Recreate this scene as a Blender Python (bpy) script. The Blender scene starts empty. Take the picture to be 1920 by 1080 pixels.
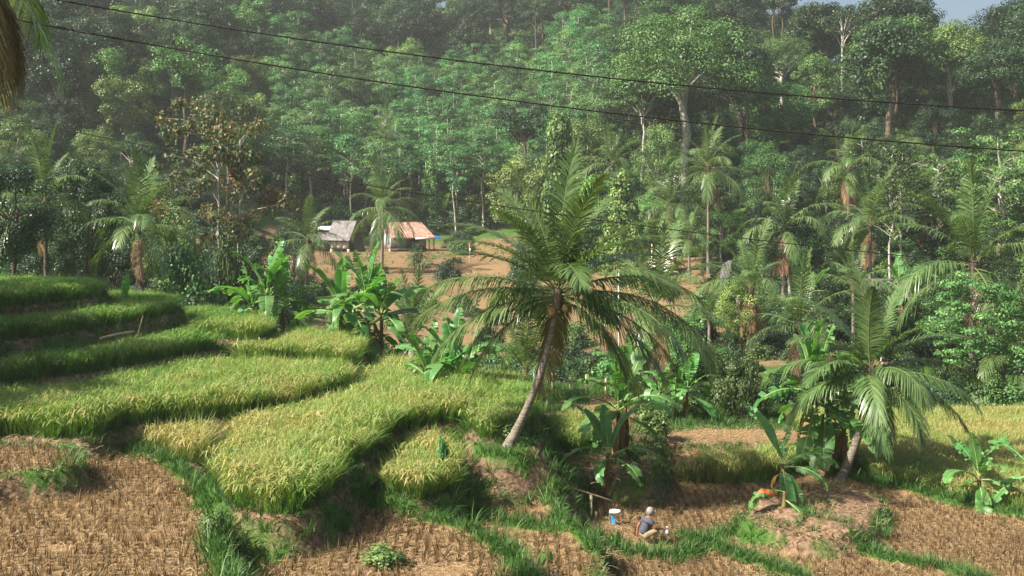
import bpy, math, random
import numpy as np
from mathutils import Vector, Matrix

# ------------------------------------------------------------------ camera, sky, sun, exposure
F = 1867.0          # focal length in photo pixels (1920 wide)
HZ = 380.0          # eye level row
SC = bpy.context.scene
COL = SC.collection
cam_d = bpy.data.cameras.new("camera")
cam = bpy.data.objects.new("camera", cam_d); COL.objects.link(cam)
cam.location = (0, 0, 0); cam.rotation_euler = (math.radians(90), 0, 0)
cam_d.sensor_width = 36.0; cam_d.lens = 36.0 * F / 1920.0
cam_d.shift_y = -(540 - HZ) / 1920.0
cam_d.clip_start = 0.1; cam_d.clip_end = 3000
SC.camera = cam
SUN = Vector((-0.66, -0.30, 0.69)).normalized()     # towards the sun
w = bpy.data.worlds.new("World"); SC.world = w; w.use_nodes = True
nt = w.node_tree; nt.nodes.clear()
sky = nt.nodes.new("ShaderNodeTexSky"); sky.sky_type = 'NISHITA'; sky.sun_disc = False
sky.sun_elevation = math.asin(SUN.z); sky.sun_rotation = math.atan2(SUN.x, SUN.y)
sky.air_density = 1.0; sky.dust_density = 4.0; sky.ozone_density = 1.0
bg = nt.nodes.new("ShaderNodeBackground"); bg.inputs[1].default_value = 0.065
wo = nt.nodes.new("ShaderNodeOutputWorld")
nt.links.new(sky.outputs[0], bg.inputs[0]); nt.links.new(bg.outputs[0], wo.inputs[0])
sd_ = bpy.data.lights.new("sun", 'SUN'); sd_.energy = 5.0; sd_.angle = math.radians(0.9); sd_.color = (1.0, 0.93, 0.80)
sun = bpy.data.objects.new("sun", sd_); COL.objects.link(sun)
sun.rotation_euler = SUN.to_track_quat('Z', 'Y').to_euler(); sun.location = (-60, -20, 90)
SC.view_settings.view_transform = 'Standard'; SC.view_settings.look = 'None'
SC.view_settings.exposure = 1.2; SC.view_settings.gamma = 1.0
SC.render.engine = 'CYCLES'
cy = SC.cycles
cy.max_bounces = 5; cy.diffuse_bounces = 3; cy.glossy_bounces = 2; cy.transmission_bounces = 3
cy.volume_bounces = 1; cy.transparent_max_bounces = 8; cy.caustics_reflective = False; cy.caustics_refractive = False
cy.use_denoising = True

R = np.random.default_rng(7)
rnd = random.Random(11)

def P(u, v, Y):
    """point at depth Y seen at photo pixel u, v"""
    return Vector(((u - 960) / F * Y, Y, -(v - HZ) / F * Y))

# ------------------------------------------------------------------ materials
def new_mat(name):
    m = bpy.data.materials.new(name); m.use_nodes = True
    t = m.node_tree; t.nodes.clear()
    return m, t, t.nodes, t.links

def ramp(ns, cols, pos=None):
    r = ns.new("ShaderNodeValToRGB")
    n = len(cols)
    while len(r.color_ramp.elements) < n: r.color_ramp.elements.new(0.5)
    for i, c in enumerate(cols):
        r.color_ramp.elements[i].position = pos[i] if pos else i / (n - 1)
        r.color_ramp.elements[i].color = (*c, 1)
    return r

def leaf_mat(name, cols, trans=0.3, rough=0.5, objvar=0.25, hue=0.02, inst=None, spec=0.35, pos=None):
    """foliage: colour from the per-leaf 'tint', a shift per plant, some light through the blade"""
    m, t, ns, ln = new_mat(name)
    at = ns.new("ShaderNodeAttribute"); at.attribute_name = 'tint'
    rp = ramp(ns, cols, pos)
    if inst:
        ai = ns.new("ShaderNodeAttribute"); ai.attribute_type = 'INSTANCER'; ai.attribute_name = 'itint'
        ad = ns.new("ShaderNodeMath"); ad.operation = 'MULTIPLY_ADD'; ad.use_clamp = True
        ln.new(ai.outputs['Fac'], ad.inputs[0]); ad.inputs[1].default_value = inst; ln.new(at.outputs['Fac'], ad.inputs[2])
        ln.new(ad.outputs[0], rp.inputs[0])
    else:
        ln.new(at.outputs['Fac'], rp.inputs[0])
    oi = ns.new("ShaderNodeObjectInfo")
    hsv = ns.new("ShaderNodeHueSaturation")
    mr = ns.new("ShaderNodeMapRange"); mr.inputs[3].default_value = 1 - objvar; mr.inputs[4].default_value = 1 + objvar
    ln.new(oi.outputs['Random'], mr.inputs[0]); ln.new(mr.outputs[0], hsv.inputs['Value'])
    m2 = ns.new("ShaderNodeMath"); m2.operation = 'MULTIPLY'; m2.inputs[1].default_value = 7.31
    m3 = ns.new("ShaderNodeMath"); m3.operation = 'FRACT'
    mr2 = ns.new("ShaderNodeMapRange"); mr2.inputs[3].default_value = 0.5 - hue; mr2.inputs[4].default_value = 0.5 + hue
    ln.new(oi.outputs['Random'], m2.inputs[0]); ln.new(m2.outputs[0], m3.inputs[0]); ln.new(m3.outputs[0], mr2.inputs[0]); ln.new(mr2.outputs[0], hsv.inputs['Hue'])
    ln.new(rp.outputs[0], hsv.inputs['Color'])
    b = ns.new("ShaderNodeBsdfPrincipled"); b.inputs['Roughness'].default_value = rough
    b.inputs['Specular IOR Level'].default_value = spec
    tr = ns.new("ShaderNodeBsdfTranslucent")
    ln.new(hsv.outputs[0], b.inputs['Base Color'])
    mg = ns.new("ShaderNodeMixRGB"); mg.blend_type = 'MULTIPLY'; mg.inputs[0].default_value = 1; mg.inputs[2].default_value = (1.25, 1.3, 0.5, 1)
    ln.new(hsv.outputs[0], mg.inputs[1]); ln.new(mg.outputs[0], tr.inputs[0])
    mx = ns.new("ShaderNodeMixShader"); mx.inputs[0].default_value = trans
    ln.new(b.outputs[0], mx.inputs[1]); ln.new(tr.outputs[0], mx.inputs[2])
    o = ns.new("ShaderNodeOutputMaterial"); ln.new(mx.outputs[0], o.inputs[0])
    return m

def solid_mat(name, c0, c1, scale=6.0, rough=0.8, bump=0.15, detail=6, spec=0.25, stretch=(1, 1, 1)):
    m, t, ns, ln = new_mat(name)
    tc = ns.new("ShaderNodeTexCoord"); mp = ns.new("ShaderNodeMapping"); mp.inputs['Scale'].default_value = stretch
    ln.new(tc.outputs['Object'], mp.inputs[0])
    n = ns.new("ShaderNodeTexNoise"); n.inputs['Scale'].default_value = scale; n.inputs['Detail'].default_value = detail
    ln.new(mp.outputs[0], n.inputs['Vector'])
    rp = ramp(ns, [c0, c1], [0.35, 0.65]); ln.new(n.outputs[0], rp.inputs[0])
    b = ns.new("ShaderNodeBsdfPrincipled"); b.inputs['Roughness'].default_value = rough; b.inputs['Specular IOR Level'].default_value = spec
    ln.new(rp.outputs[0], b.inputs['Base Color'])
    bp = ns.new("ShaderNodeBump"); bp.inputs['Strength'].default_value = bump; bp.inputs['Distance'].default_value = 0.03
    ln.new(n.outputs[0], bp.inputs['Height']); ln.new(bp.outputs[0], b.inputs['Normal'])
    o = ns.new("ShaderNodeOutputMaterial"); ln.new(b.outputs[0], o.inputs[0])
    return m

def ground_mat():
    m, t, ns, ln = new_mat("field_ground")
    tc = ns.new("ShaderNodeTexCoord")
    def noise(s, d=6):
        n = ns.new("ShaderNodeTexNoise"); n.inputs['Scale'].default_value = s; n.inputs['Detail'].default_value = d
        ln.new(tc.outputs['Object'], n.inputs['Vector']); return n
    n1, n2, n3 = noise(0.9), noise(7.0, 8), noise(38.0, 4)
    soil = ramp(ns, [(0.075, 0.042, 0.026), (0.20, 0.125, 0.082), (0.34, 0.235, 0.165)], [0.3, 0.52, 0.75]); ln.new(n2.outputs[0], soil.inputs[0])
    straw = ramp(ns, [(0.09, 0.052, 0.026), (0.225, 0.145, 0.075), (0.38, 0.27, 0.15)], [0.32, 0.5, 0.68]); ln.new(n3.outputs[0], straw.inputs[0])
    grass = ramp(ns, [(0.022, 0.05, 0.010), (0.05, 0.12, 0.022), (0.11, 0.17, 0.04)], [0.3, 0.5, 0.72]); ln.new(n3.outputs[0], grass.inputs[0])
    a1 = ns.new("ShaderNodeAttribute"); a1.attribute_name = 'straw'
    a2 = ns.new("ShaderNodeAttribute"); a2.attribute_name = 'grass'
    def gate(at, nz, amt):
        ma = ns.new("ShaderNodeMath"); ma.operation = 'MULTIPLY_ADD'; ma.inputs[1].default_value = amt
        sb = ns.new("ShaderNodeMath"); sb.operation = 'SUBTRACT'; sb.inputs[1].default_value = 0.5
        ln.new(nz.outputs[0], sb.inputs[0]); ln.new(sb.outputs[0], ma.inputs[0]); ln.new(at.outputs['Fac'], ma.inputs[2])
        mr = ns.new("ShaderNodeMapRange"); mr.inputs[1].default_value = 0.35; mr.inputs[2].default_value = 0.65
        ln.new(ma.outputs[0], mr.inputs[0]); return mr
    g1, g2 = gate(a1, n2, 1.2), gate(a2, n1, 1.6)
    x1 = ns.new("ShaderNodeMixRGB"); ln.new(g1.outputs[0], x1.inputs[0]); ln.new(soil.outputs[0], x1.inputs[1]); ln.new(straw.outputs[0], x1.inputs[2])
    x2 = ns.new("ShaderNodeMixRGB"); ln.new(g2.outputs[0], x2.inputs[0]); ln.new(x1.outputs[0], x2.inputs[1]); ln.new(grass.outputs[0], x2.inputs[2])
    b = ns.new("ShaderNodeBsdfPrincipled"); b.inputs['Roughness'].default_value = 0.95; b.inputs['Specular IOR Level'].default_value = 0.1
    ln.new(x2.outputs[0], b.inputs['Base Color'])
    bp = ns.new("ShaderNodeBump"); bp.inputs['Strength'].default_value = 0.7; bp.inputs['Distance'].default_value = 0.08
    ln.new(n2.outputs[0], bp.inputs['Height']); ln.new(bp.outputs[0], b.inputs['Normal'])
    o = ns.new("ShaderNodeOutputMaterial"); ln.new(b.outputs[0], o.inputs[0])
    return m

M = {}
M['ground'] = ground_mat()
M['bark_palm'] = solid_mat('palm_bark', (0.10, 0.08, 0.062), (0.29, 0.25, 0.205), 9, 0.9, 0.6, stretch=(.6, .6, 6))
M['bark_dark'] = solid_mat('dark_bark', (0.05, 0.035, 0.025), (0.16, 0.12, 0.085), 6, 0.9, 0.4, stretch=(1, 1, .3))
M['bark_pale'] = solid_mat('pale_bark', (0.26, 0.23, 0.19), (0.52, 0.48, 0.42), 5, 0.85, 0.3, stretch=(1, 1, .5))
M['stem'] = solid_mat('banana_stem', (0.07, 0.035, 0.018), (0.22, 0.17, 0.06), 5, 0.7, 0.3, stretch=(1, 1, .25))
M['dirt'] = solid_mat('red_soil', (0.12, 0.06, 0.035), (0.30, 0.17, 0.10), 4, 0.95, 0.6)
M['bamboo'] = solid_mat('dry_bamboo', (0.36, 0.26, 0.15), (0.56, 0.44, 0.28), 8, 0.6, 0.1)
M['white'] = solid_mat('white_paint', (0.62, 0.62, 0.60), (0.78, 0.78, 0.76), 3, 0.6, 0.05)
M['black'] = solid_mat('black_cable', (0.012, 0.010, 0.010), (0.03, 0.022, 0.02), 9, 0.6, 0.05)
FR = [(0.040, 0.088, 0.030), (0.105, 0.185, 0.058), (0.23, 0.29, 0.12)]
M['frond'] = leaf_mat('palm_frond', FR, 0.28, 0.33, 0.15, 0.012, spec=0.6)
M['frond_dry'] = leaf_mat('dry_frond', [(0.14, 0.075, 0.04), (0.28, 0.17, 0.09), (0.42, 0.30, 0.17)], 0.2, 0.7, 0.2)
M['rachis'] = solid_mat('frond_rib', (0.10, 0.14, 0.04), (0.20, 0.21, 0.08), 5, 0.5, 0.05)
M['banana'] = leaf_mat('banana_leaf', [(0.045, 0.15, 0.045), (0.10, 0.265, 0.07), (0.29, 0.40, 0.13)], 0.40, 0.42, 0.25, 0.016, spec=0.5)
M['banana_rib'] = solid_mat('banana_rib', (0.22, 0.30, 0.09), (0.34, 0.40, 0.15), 5, 0.5, 0.05)
M['banana_dry'] = leaf_mat('dry_banana_leaf', [(0.10, 0.055, 0.028), (0.24, 0.14, 0.07), (0.38, 0.26, 0.14)], 0.2, 0.8, 0.2)
M['rice'] = leaf_mat('rice_plant', [(0.050, 0.145, 0.020), (0.11, 0.25, 0.038), (0.225, 0.345, 0.080), (0.36, 0.37, 0.13), (0.46, 0.37, 0.16)], 0.32, 0.5, 0.12, 0.006, inst=1.0)
M['stubble'] = leaf_mat('rice_stubble', [(0.068, 0.040, 0.018), (0.160, 0.102, 0.048), (0.30, 0.205, 0.10), (0.48, 0.355, 0.20)], 0.15, 0.7, 0.15, 0.008, inst=0.5)
M['grass'] = leaf_mat('bank_grass', [(0.022, 0.068, 0.014), (0.055, 0.145, 0.028), (0.13, 0.23, 0.06)], 0.3, 0.5, 0.1, 0.01, inst=0.5)
def forest(name, k, d=(1, 1, 1), **kw):
    base = [(0.018, 0.050, 0.021), (0.056, 0.124, 0.050), (0.130, 0.215, 0.090)]
    return leaf_mat(name, [tuple(c[i] * k * d[i] for i in range(3)) for c in base], 0.25, 0.45, 0.48, 0.034, **kw)
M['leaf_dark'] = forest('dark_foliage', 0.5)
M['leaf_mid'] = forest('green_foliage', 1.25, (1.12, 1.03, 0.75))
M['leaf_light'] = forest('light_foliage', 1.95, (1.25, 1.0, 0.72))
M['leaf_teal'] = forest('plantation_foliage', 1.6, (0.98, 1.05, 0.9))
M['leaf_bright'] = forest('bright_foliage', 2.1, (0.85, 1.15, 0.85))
M['leaf_red'] = leaf_mat('reddish_foliage', [(0.05, 0.09, 0.035), (0.10, 0.145, 0.06), (0.17, 0.15, 0.065), (0.33, 0.16, 0.08)], 0.25, 0.5, 0.1)

# ------------------------------------------------------------------ mesh helpers
class MB:
    def __init__(self): self.v = []; self.t = []; self.f = []; self.n = 0
    def add(self, v, f, tint=0.5, mat=0):
        v = np.asarray(v, float).reshape(-1, 3); f = np.asarray(f, int)
        self.v.append(v); tt = np.empty(len(v)); tt[:] = tint; self.t.append(tt)
        self.f.append((f + self.n, mat)); self.n += len(v)
    def ribbons(self, C, W, tint=0.5, mat=0):
        """n strips of k points: centres C (n,k,3), half-width vectors W (n,k,3)"""
        n, k, _ = C.shape
        v = np.stack([C - W, C + W], 2).reshape(-1, 3)
        i = (np.arange(n)[:, None] * k + np.arange(k - 1)[None]) * 2
        f = np.stack([i, i + 1, i + 3, i + 2], -1).reshape(-1, 4)
        tt = np.asarray(tint, float)
        if tt.ndim == 1: tt = np.repeat(tt, k * 2)
        elif tt.ndim == 2: tt = np.repeat(tt.reshape(-1), 2)
        self.add(v, f, tt, mat)
    def leaves(self, p, d, s, tint, mat=0, fold=0.0):
        """diamond leaves: base p, length vector d, half-width vector s"""
        n = len(p)
        nn = np.cross(d, s); nn /= np.linalg.norm(nn, axis=1, keepdims=True) + 1e-9
        L = np.linalg.norm(d, axis=1, keepdims=True)
        v = np.stack([p, p + d * .5 - s + nn * L * fold, p + d, p + d * .5 + s + nn * L * fold], 1)
        self.add(v.reshape(-1, 3), np.arange(n * 4).reshape(n, 4), np.repeat(tint, 4), mat)
    def tube(self, pts, rad, sides=8, tint=0.5, mat=0, caps=True):
        pts = np.asarray(pts, float); k = len(pts); rad = np.broadcast_to(np.asarray(rad, float), (k,))
        T = np.gradient(pts, axis=0); T /= np.linalg.norm(T, axis=1, keepdims=True) + 1e-9
        ref = np.where(np.abs(T[:, 2:3]) > 0.9, np.array([[1., 0, 0]]), np.array([[0, 0, 1.]]))
        if np.any(np.abs(T[:, 2]) > 0.9): ref = np.tile(np.array([[1., 0.13, 0]]), (k, 1))
        A = np.cross(T, ref); A /= np.linalg.norm(A, axis=1, keepdims=True) + 1e-9
        B = np.cross(T, A)
        a = np.arange(sides) / sides * 2 * math.pi
        v = pts[:, None] + (A[:, None] * np.cos(a)[None, :, None] + B[:, None] * np.sin(a)[None, :, None]) * rad[:, None, None]
        i, j = np.meshgrid(np.arange(k - 1), np.arange(sides), indexing='ij'); j2 = (j + 1) % sides
        f = np.stack([i * sides + j, i * sides + j2, (i + 1) * sides + j2, (i + 1) * sides + j], -1).reshape(-1, 4)
        n0 = self.n; self.add(v, f, tint, mat)
        if caps:
            self.f.append((np.array([[n0 + s for s in range(sides)]]), mat))
            self.f.append((np.array([[n0 + (k - 1) * sides + s for s in range(sides)]]), mat))
    def box(self, lo, hi, mat=0, rot=None, off=(0, 0, 0)):
        lo = np.array(lo, float); hi = np.array(hi, float)
        c = np.array([[x, y, z] for z in (0, 1) for y in (0, 1) for x in (0, 1)], float)
        v = lo + c * (hi - lo)
        if rot is not None: v = v @ np.array(rot).T
        v = v + np.array(off)
        self.add(v, [[0, 2, 3, 1], [4, 5, 7, 6], [0, 1, 5, 4], [2, 6, 7, 3], [0, 4, 6, 2], [1, 3, 7, 5]], 0.5, mat)
    def mesh(self, name, mats, smooth=False):
        me = bpy.data.meshes.new(name)
        V = np.concatenate(self.v); me.vertices.add(len(V)); me.vertices.foreach_set('co', V.astype(np.float32).ravel())
        lv = np.concatenate([f.ravel() for f, _ in self.f]).astype(np.int32)
        lt = np.concatenate([np.full(len(f), f.shape[1]) for f, _ in self.f]).astype(np.int32)
        mi = np.concatenate([np.full(len(f), m) for f, m in self.f]).astype(np.int32)
        ls = np.concatenate([[0], np.cumsum(lt)[:-1]]).astype(np.int32)
        me.loops.add(len(lv)); me.loops.foreach_set('vertex_index', lv)
        me.polygons.add(len(lt)); me.polygons.foreach_set('loop_start', ls); me.polygons.foreach_set('loop_total', lt)
        me.polygons.foreach_set('material_index', mi)
        if smooth: me.polygons.foreach_set('use_smooth', np.ones(len(lt), bool))
        a = me.attributes.new('tint', 'FLOAT', 'POINT'); a.data.foreach_set('value', np.concatenate(self.t).astype(np.float32))
        for m in mats: me.materials.append(m)
        me.update(calc_edges=True)
        return me

def norm(a): return a / (np.linalg.norm(a, axis=-1, keepdims=True) + 1e-9)

def link(name, data, parent=None, loc=(0, 0, 0), rot=(0, 0, 0), scale=1.0):
    o = bpy.data.objects.new(name, data); COL.objects.link(o)
    o.location = loc; o.rotation_euler = rot; o.scale = (scale,) * 3 if not hasattr(scale, '__len__') else scale
    if parent: o.parent = parent
    return o
def tag(o, label, cat, group=None, kind=None):
    o['label'] = label; o['category'] = cat
    if group: o['group'] = group
    if kind: o['kind'] = kind
    return o
def thing(name, label, cat, loc, rotz=0, group=None, scale=1.0):
    return tag(link(name, None, None, loc, (0, 0, rotz), scale), label, cat, group)

# ------------------------------------------------------------------ terrain
COLS = {
 -120: [(-20, 2), (0, 0), (16, -4), (30, -4), (40, -2), (60, -1), (100, 6), (130, 14), (300, 66), (420, 60)],
 -60: [(-20, 0), (0, -1), (16, -5), (30, -6), (40, -2.6), (60, -3), (100, 1), (130, 8), (300, 62), (420, 58)],
 -28: [(-20, -1), (0, -1.6), (17, -7), (30, -7), (40, -3.4), (46, -3.6), (60, -7), (80, -8), (100, -7.8), (118, -6.6), (122, -6.3), (140, -6.0), (150, -2), (170, 6), (300, 60), (420, 56)],
 -14: [(0, -1.6), (17, -7.3), (30, -7.5), (40, -4.7), (46, -5.4), (54, -8.6), (62, -9.6), (72, -9.5), (74, -9.0), (88, -9.2), (91, -8.6), (100, -8.9), (103, -7.95), (106, -7.9), (108.5, -7.85), (118, -6.6), (122, -6.3), (140, -6.2), (150, -3), (170, 4), (260, 43), (330, 60), (420, 55)],
 -6: [(0, -1.6), (17, -7.4), (30, -7.8), (40, -6.3), (46, -7.6), (54, -9.2), (62, -9.6), (72, -9.5), (74, -9.0), (88, -9.2), (91, -8.6), (100, -8.9), (103, -7.95), (106, -7.9), (108.5, -7.85), (118, -6.6), (122, -6.3), (140, -6.2), (150, -3), (170, 4), (260, 43), (330, 60), (420, 55)],
 5: [(0, -1.6), (17, -7.8), (24, -9), (30, -9), (38, -8.0), (46, -8.4), (54, -9.2), (80, -9), (100, -8), (118, -6.4), (139, -5.5), (150, -2.5), (170, 4), (260, 44), (330, 58), (420, 52)],
 12: [(0, -1.6), (17, -8), (24, -9), (60, -9), (75, -8.2), (90, -7), (110, -4.5), (130, -1), (160, 9), (240, 42), (330, 55), (420, 48)],
 25: [(0, -1.6), (17, -8), (24, -9.1), (46, -9.1), (60, -9), (75, -8), (90, -6.6), (110, -4), (130, 0), (160, 10), (240, 42), (330, 54), (420, 46)],
 50: [(0, -1.6), (24, -9.2), (60, -8.8), (75, -7.5), (90, -5), (110, -1), (130, 6), (160, 17), (240, 42), (330, 46), (420, 40)],
 85: [(0, -1.6), (24, -9.2), (60, -8), (90, -4), (110, 4), (140, 13), (165, 18), (200, 15), (300, 6), (420, 0)],
 160: [(0, -1.6), (24, -9), (60, -7), (90, -3), (140, 8), (165, 10), (220, 6), (420, 0)],
}
CX = np.array(sorted(COLS)); CYg = np.arange(-40, 441, 1.0)
TAB = np.array([np.interp(CYg, *zip(*COLS[c])) for c in CX])
ker = np.ones(5) / 5
TAB = np.array([np.convolve(np.pad(r, 2, mode='edge'), ker, 'valid') for r in TAB])
PH = R.uniform(0, 6.28, (10, 3)); KD = R.uniform(0, 6.28, 10)
def wav(X, Y, s):
    o = 0
    for i in range(10):
        k = s * (0.6 + 0.28 * i)
        o = o + np.sin(X * k * math.cos(KD[i]) + Y * k * math.sin(KD[i]) + PH[i, 0]) / (1 + 0.25 * i)
    return o / 4.0
def H(X, Y):
    X = np.asarray(X, float); Y = np.asarray(Y, float)
    yi = np.clip(Y + 40, 0, len(CYg) - 1.001); y0 = yi.astype(int); fy = yi - y0
    xi = np.clip(np.searchsorted(CX, X) - 1, 0, len(CX) - 2)
    fx = np.clip((X - CX[xi]) / (CX[xi + 1] - CX[xi]), 0, 1)
    g = lambda a, b: TAB[a, b]
    h = (g(xi, y0) * (1 - fx) + g(xi + 1, y0) * fx) * (1 - fy) + (g(xi, y0 + 1) * (1 - fx) + g(xi + 1, y0 + 1) * fx) * fy
    amp = np.clip((Y - 46) / 100, 0, 1)
    pad = np.exp(-(((X + 16) / 14) ** 4 + ((Y - 130) / 13) ** 4))
    st_ = np.clip((X + 36) / 4, 0, 1) * np.clip((24 - X) / 4, 0, 1) * np.clip((Y - 60) / 4, 0, 1) * np.clip((121 - Y) / 3, 0, 1)   # old terraces cut into the slope
    hw = h + wav(X, Y, .22) * .25; q_ = hw / .8; fl_ = np.floor(q_); fr_ = np.clip((q_ - fl_ - .72) / .28, 0, 1)
    h = h * (1 - st_) + ((fl_ + fr_ * fr_ * (3 - 2 * fr_)) * .8 + .12) * st_
    return h + wav(X, Y, 0.06) * 2.2 * amp * (1 - pad) * (1 - st_)

def smooth_poly(pts, n=5):
    p = np.array(pts, float); m = len(p); out = []
    for i in range(m):
        a, b, c, d = p[i - 1], p[i], p[(i + 1) % m], p[(i + 2) % m]
        for t in np.arange(n) / n:
            out.append(0.5 * ((2 * b) + (-a + c) * t + (2 * a - 5 * b + 4 * c - d) * t * t + (-a + 3 * b - 3 * c + d) * t ** 3))
    return np.array(out)
TERR = []
def terrace(name, lev, kind, pts, slope=1.7, rice=1.0, rt=0.0):
    """plan outline: ('b',u,v) sight line meeting the soil level, ('w',u,Y) sight line at depth Y"""
    q = []
    for p_ in pts:
        if p_[0] == 'b': Y = -lev * F / (p_[2] - HZ)
        else: Y = p_[2]
        q.append(((p_[1] - 960) / F * Y, Y))
    TERR.append(dict(name=name, lev=lev, kind=kind, poly=smooth_poly(q), slope=slope, rt=rt, rice=rice))
b, w_ = 'b', 'w'
terrace('T1', -3.5, 'rice', [(b, -200, 590), (b, 0, 576), (b, 100, 568), (b, 170, 559), (w_, 192, 37.6), (w_, 170, 39.5), (w_, 0, 40.5), (w_, -200, 40.5)], rt=.04, rice=.78)
terrace('T2', -4.3, 'rice', [(b, -200, 662), (b, 0, 640), (b, 120, 625), (b, 230, 607), (b, 308, 593), (w_, 337, 39.3), (w_, 322, 41.3), (w_, 255, 42), (w_, 150, 42), (w_, -200, 42)], rt=.07, rice=.82)
terrace('T3b', -5.05, 'rice', [(w_, 240, 37.0), (w_, 330, 37.3), (w_, 400, 37.0), (w_, 450, 36.6), (w_, 492, 37.0), (w_, 512, 38.6), (w_, 495, 41), (w_, 430, 43.0), (w_, 345, 43.6), (w_, 240, 42)], rt=.17, rice=.85)
terrace('T3a', -5.3, 'rice', [(b, -200, 745), (b, 0, 716), (b, 150, 702), (b, 300, 675), (b, 375, 661), (w_, 425, 36.3), (w_, 415, 37.8), (w_, 330, 38.4), (w_, 200, 38), (w_, -200, 36)], rt=.10, rice=.9)
terrace('T4b', -5.6, 'rice', [(w_, 450, 35.2), (w_, 560, 35.2), (w_, 630, 34.6), (w_, 668, 35.2), (w_, 684, 37), (w_, 665, 38.6), (w_, 600, 39.8), (w_, 508, 40.5), (w_, 440, 40)], rt=.22, rice=.85)
terrace('T4a', -6.0, 'rice', [(b, -200, 835), (b, 0, 818), (b, 150, 822), (b, 225, 802), (b, 310, 792), (b, 420, 784), (b, 530, 765), (b, 632, 736), (w_, 655, 32.6), (w_, 636, 33.8), (w_, 500, 34.4), (w_, 400, 34.2), (w_, 200, 33), (w_, -200, 30)], rt=.24)
terrace('T5L', -6.58, 'rice', [(b, 218, 822), (b, 228, 850), (b, 300, 868), (b, 365, 870), (b, 425, 846), (w_, 440, 26.4), (w_, 420, 27.6), (w_, 300, 27.6), (w_, 240, 27.4)], rt=.46, rice=.95)
terrace('T5', -6.4, 'rice', [(b, 400, 905), (b, 405, 935), (b, 470, 962), (b, 545, 966), (b, 610, 935), (b, 640, 905), (b, 680, 862), (b, 722, 828), (b, 775, 805), (b, 850, 794), (b, 885, 786), (w_, 908, 30.5), (w_, 902, 33.2), (w_, 800, 36), (w_, 745, 37.3), (w_, 690, 37.6), (w_, 600, 35), (w_, 500, 30.5), (w_, 452, 26.8), (w_, 420, 24.2)], rt=.33)
terrace('T7', -6.5, 'rice', [(b, 880, 815), (b, 940, 816), (b, 985, 806), (w_, 1000, 30), (w_, 992, 33), (w_, 960, 35), (w_, 880, 35.2), (w_, 850, 33)], rt=.20, rice=.9)
terrace('T6', -7.0, 'rice', [(b, 700, 912), (b, 722, 934), (b, 780, 940), (b, 838, 924), (b, 872, 885), (w_, 902, 27.3), (w_, 890, 28.0), (w_, 840, 27.7), (w_, 775, 27.0), (w_, 716, 25.8)], rt=.42)
terrace('mound', -6.65, 'grass', [(b, 880, 832), (b, 905, 850), (b, 955, 852), (b, 1000, 836), (b, 1008, 806), (b, 950, 795), (b, 900, 808)], 1.3)
terrace('F', -6.6, 'stubble', [(b, -300, 900), (b, 0, 880), (b, 150, 862), (b, 250, 858), (b, 330, 880), (b, 385, 930), (b, 405, 1000), (b, 430, 1130), (b, 300, 1200), (b, -300, 1200)])
terrace('block', -5.95, 'stubble', [(b, -200, 838), (b, 60, 836), (b, 140, 850), (b, 152, 872), (b, 90, 884), (b, 0, 892), (b, -200, 910)], 5)
terrace('A', -7.2, 'stubble', [(b, 440, 970), (b, 560, 950), (b, 640, 950), (b, 760, 970), (b, 850, 990), (b, 930, 1022), (b, 985, 1080), (b, 1000, 1180), (b, 480, 1180), (b, 465, 1040)])
terrace('B', -7.8, 'stubble', [(b, 640, 930), (b, 780, 935), (b, 900, 880), (b, 960, 850), (b, 1000, 780), (b, 1010, 748), (b, 1100, 742), (b, 1180, 748), (b, 1200, 800), (b, 1110, 855), (b, 1085, 885), (b, 1056, 915), (b, 1042, 945), (b, 1050, 975), (b, 1092, 1000), (b, 1126, 1025), (b, 1130, 1060), (b, 1080, 1180), (b, 800, 1180)], 2.6)
terrace('G', -7.72, 'rice', [(b, 1003, 846), (b, 1060, 850), (b, 1102, 846), (w_, 1116, 32.6), (w_, 1108, 34.2), (w_, 1012, 34.4), (w_, 1000, 32.5)], 1.5, .8, rt=.3)
terrace('bmound', -7.9, 'soil', [(b, 1085, 868), (b, 1120, 884), (b, 1175, 890), (b, 1215, 880), (b, 1228, 840), (b, 1205, 800), (b, 1110, 800)], 2.0)
terrace('D', -8.8, 'rice', [(b, 1222, 893), (b, 1300, 905), (b, 1400, 907), (b, 1482, 892), (w_, 1502, 33.4), (w_, 1400, 34.4), (w_, 1230, 34)], 1.6, 1.05, rt=.36)
terrace('D2', -8.25, 'straw', [(w_, 1235, 34.2), (w_, 1400, 34.5), (w_, 1500, 33.6), (w_, 1560, 33.0), (b, 1570, 820), (b, 1450, 806), (b, 1330, 803), (b, 1240, 815)], 1.2)
terrace('E1', -8.95, 'rice', [(b, 1640, 905), (b, 1760, 932), (b, 1930, 962), (b, 2080, 985), (b, 2080, 786), (b, 1760, 785), (b, 1600, 790), (b, 1590, 850)], 1.5, 0.72, rt=.42)
terrace('E2', -8.9, 'rice', [(b, 1215, 815), (b, 1330, 812), (b, 1500, 822), (b, 1590, 815), (b, 1590, 785), (b, 1330, 778), (b, 1215, 782)], 1.5, 0.72, rt=.40)
terrace('fmound', -8.45, 'soil', [(b, 1405, 975), (b, 1450, 992), (b, 1540, 1003), (b, 1620, 988), (b, 1645, 940), (b, 1600, 915), (b, 1500, 915), (b, 1432, 945)], 1.4)
BUNDS = []   # grassy ridges between plots
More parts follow.
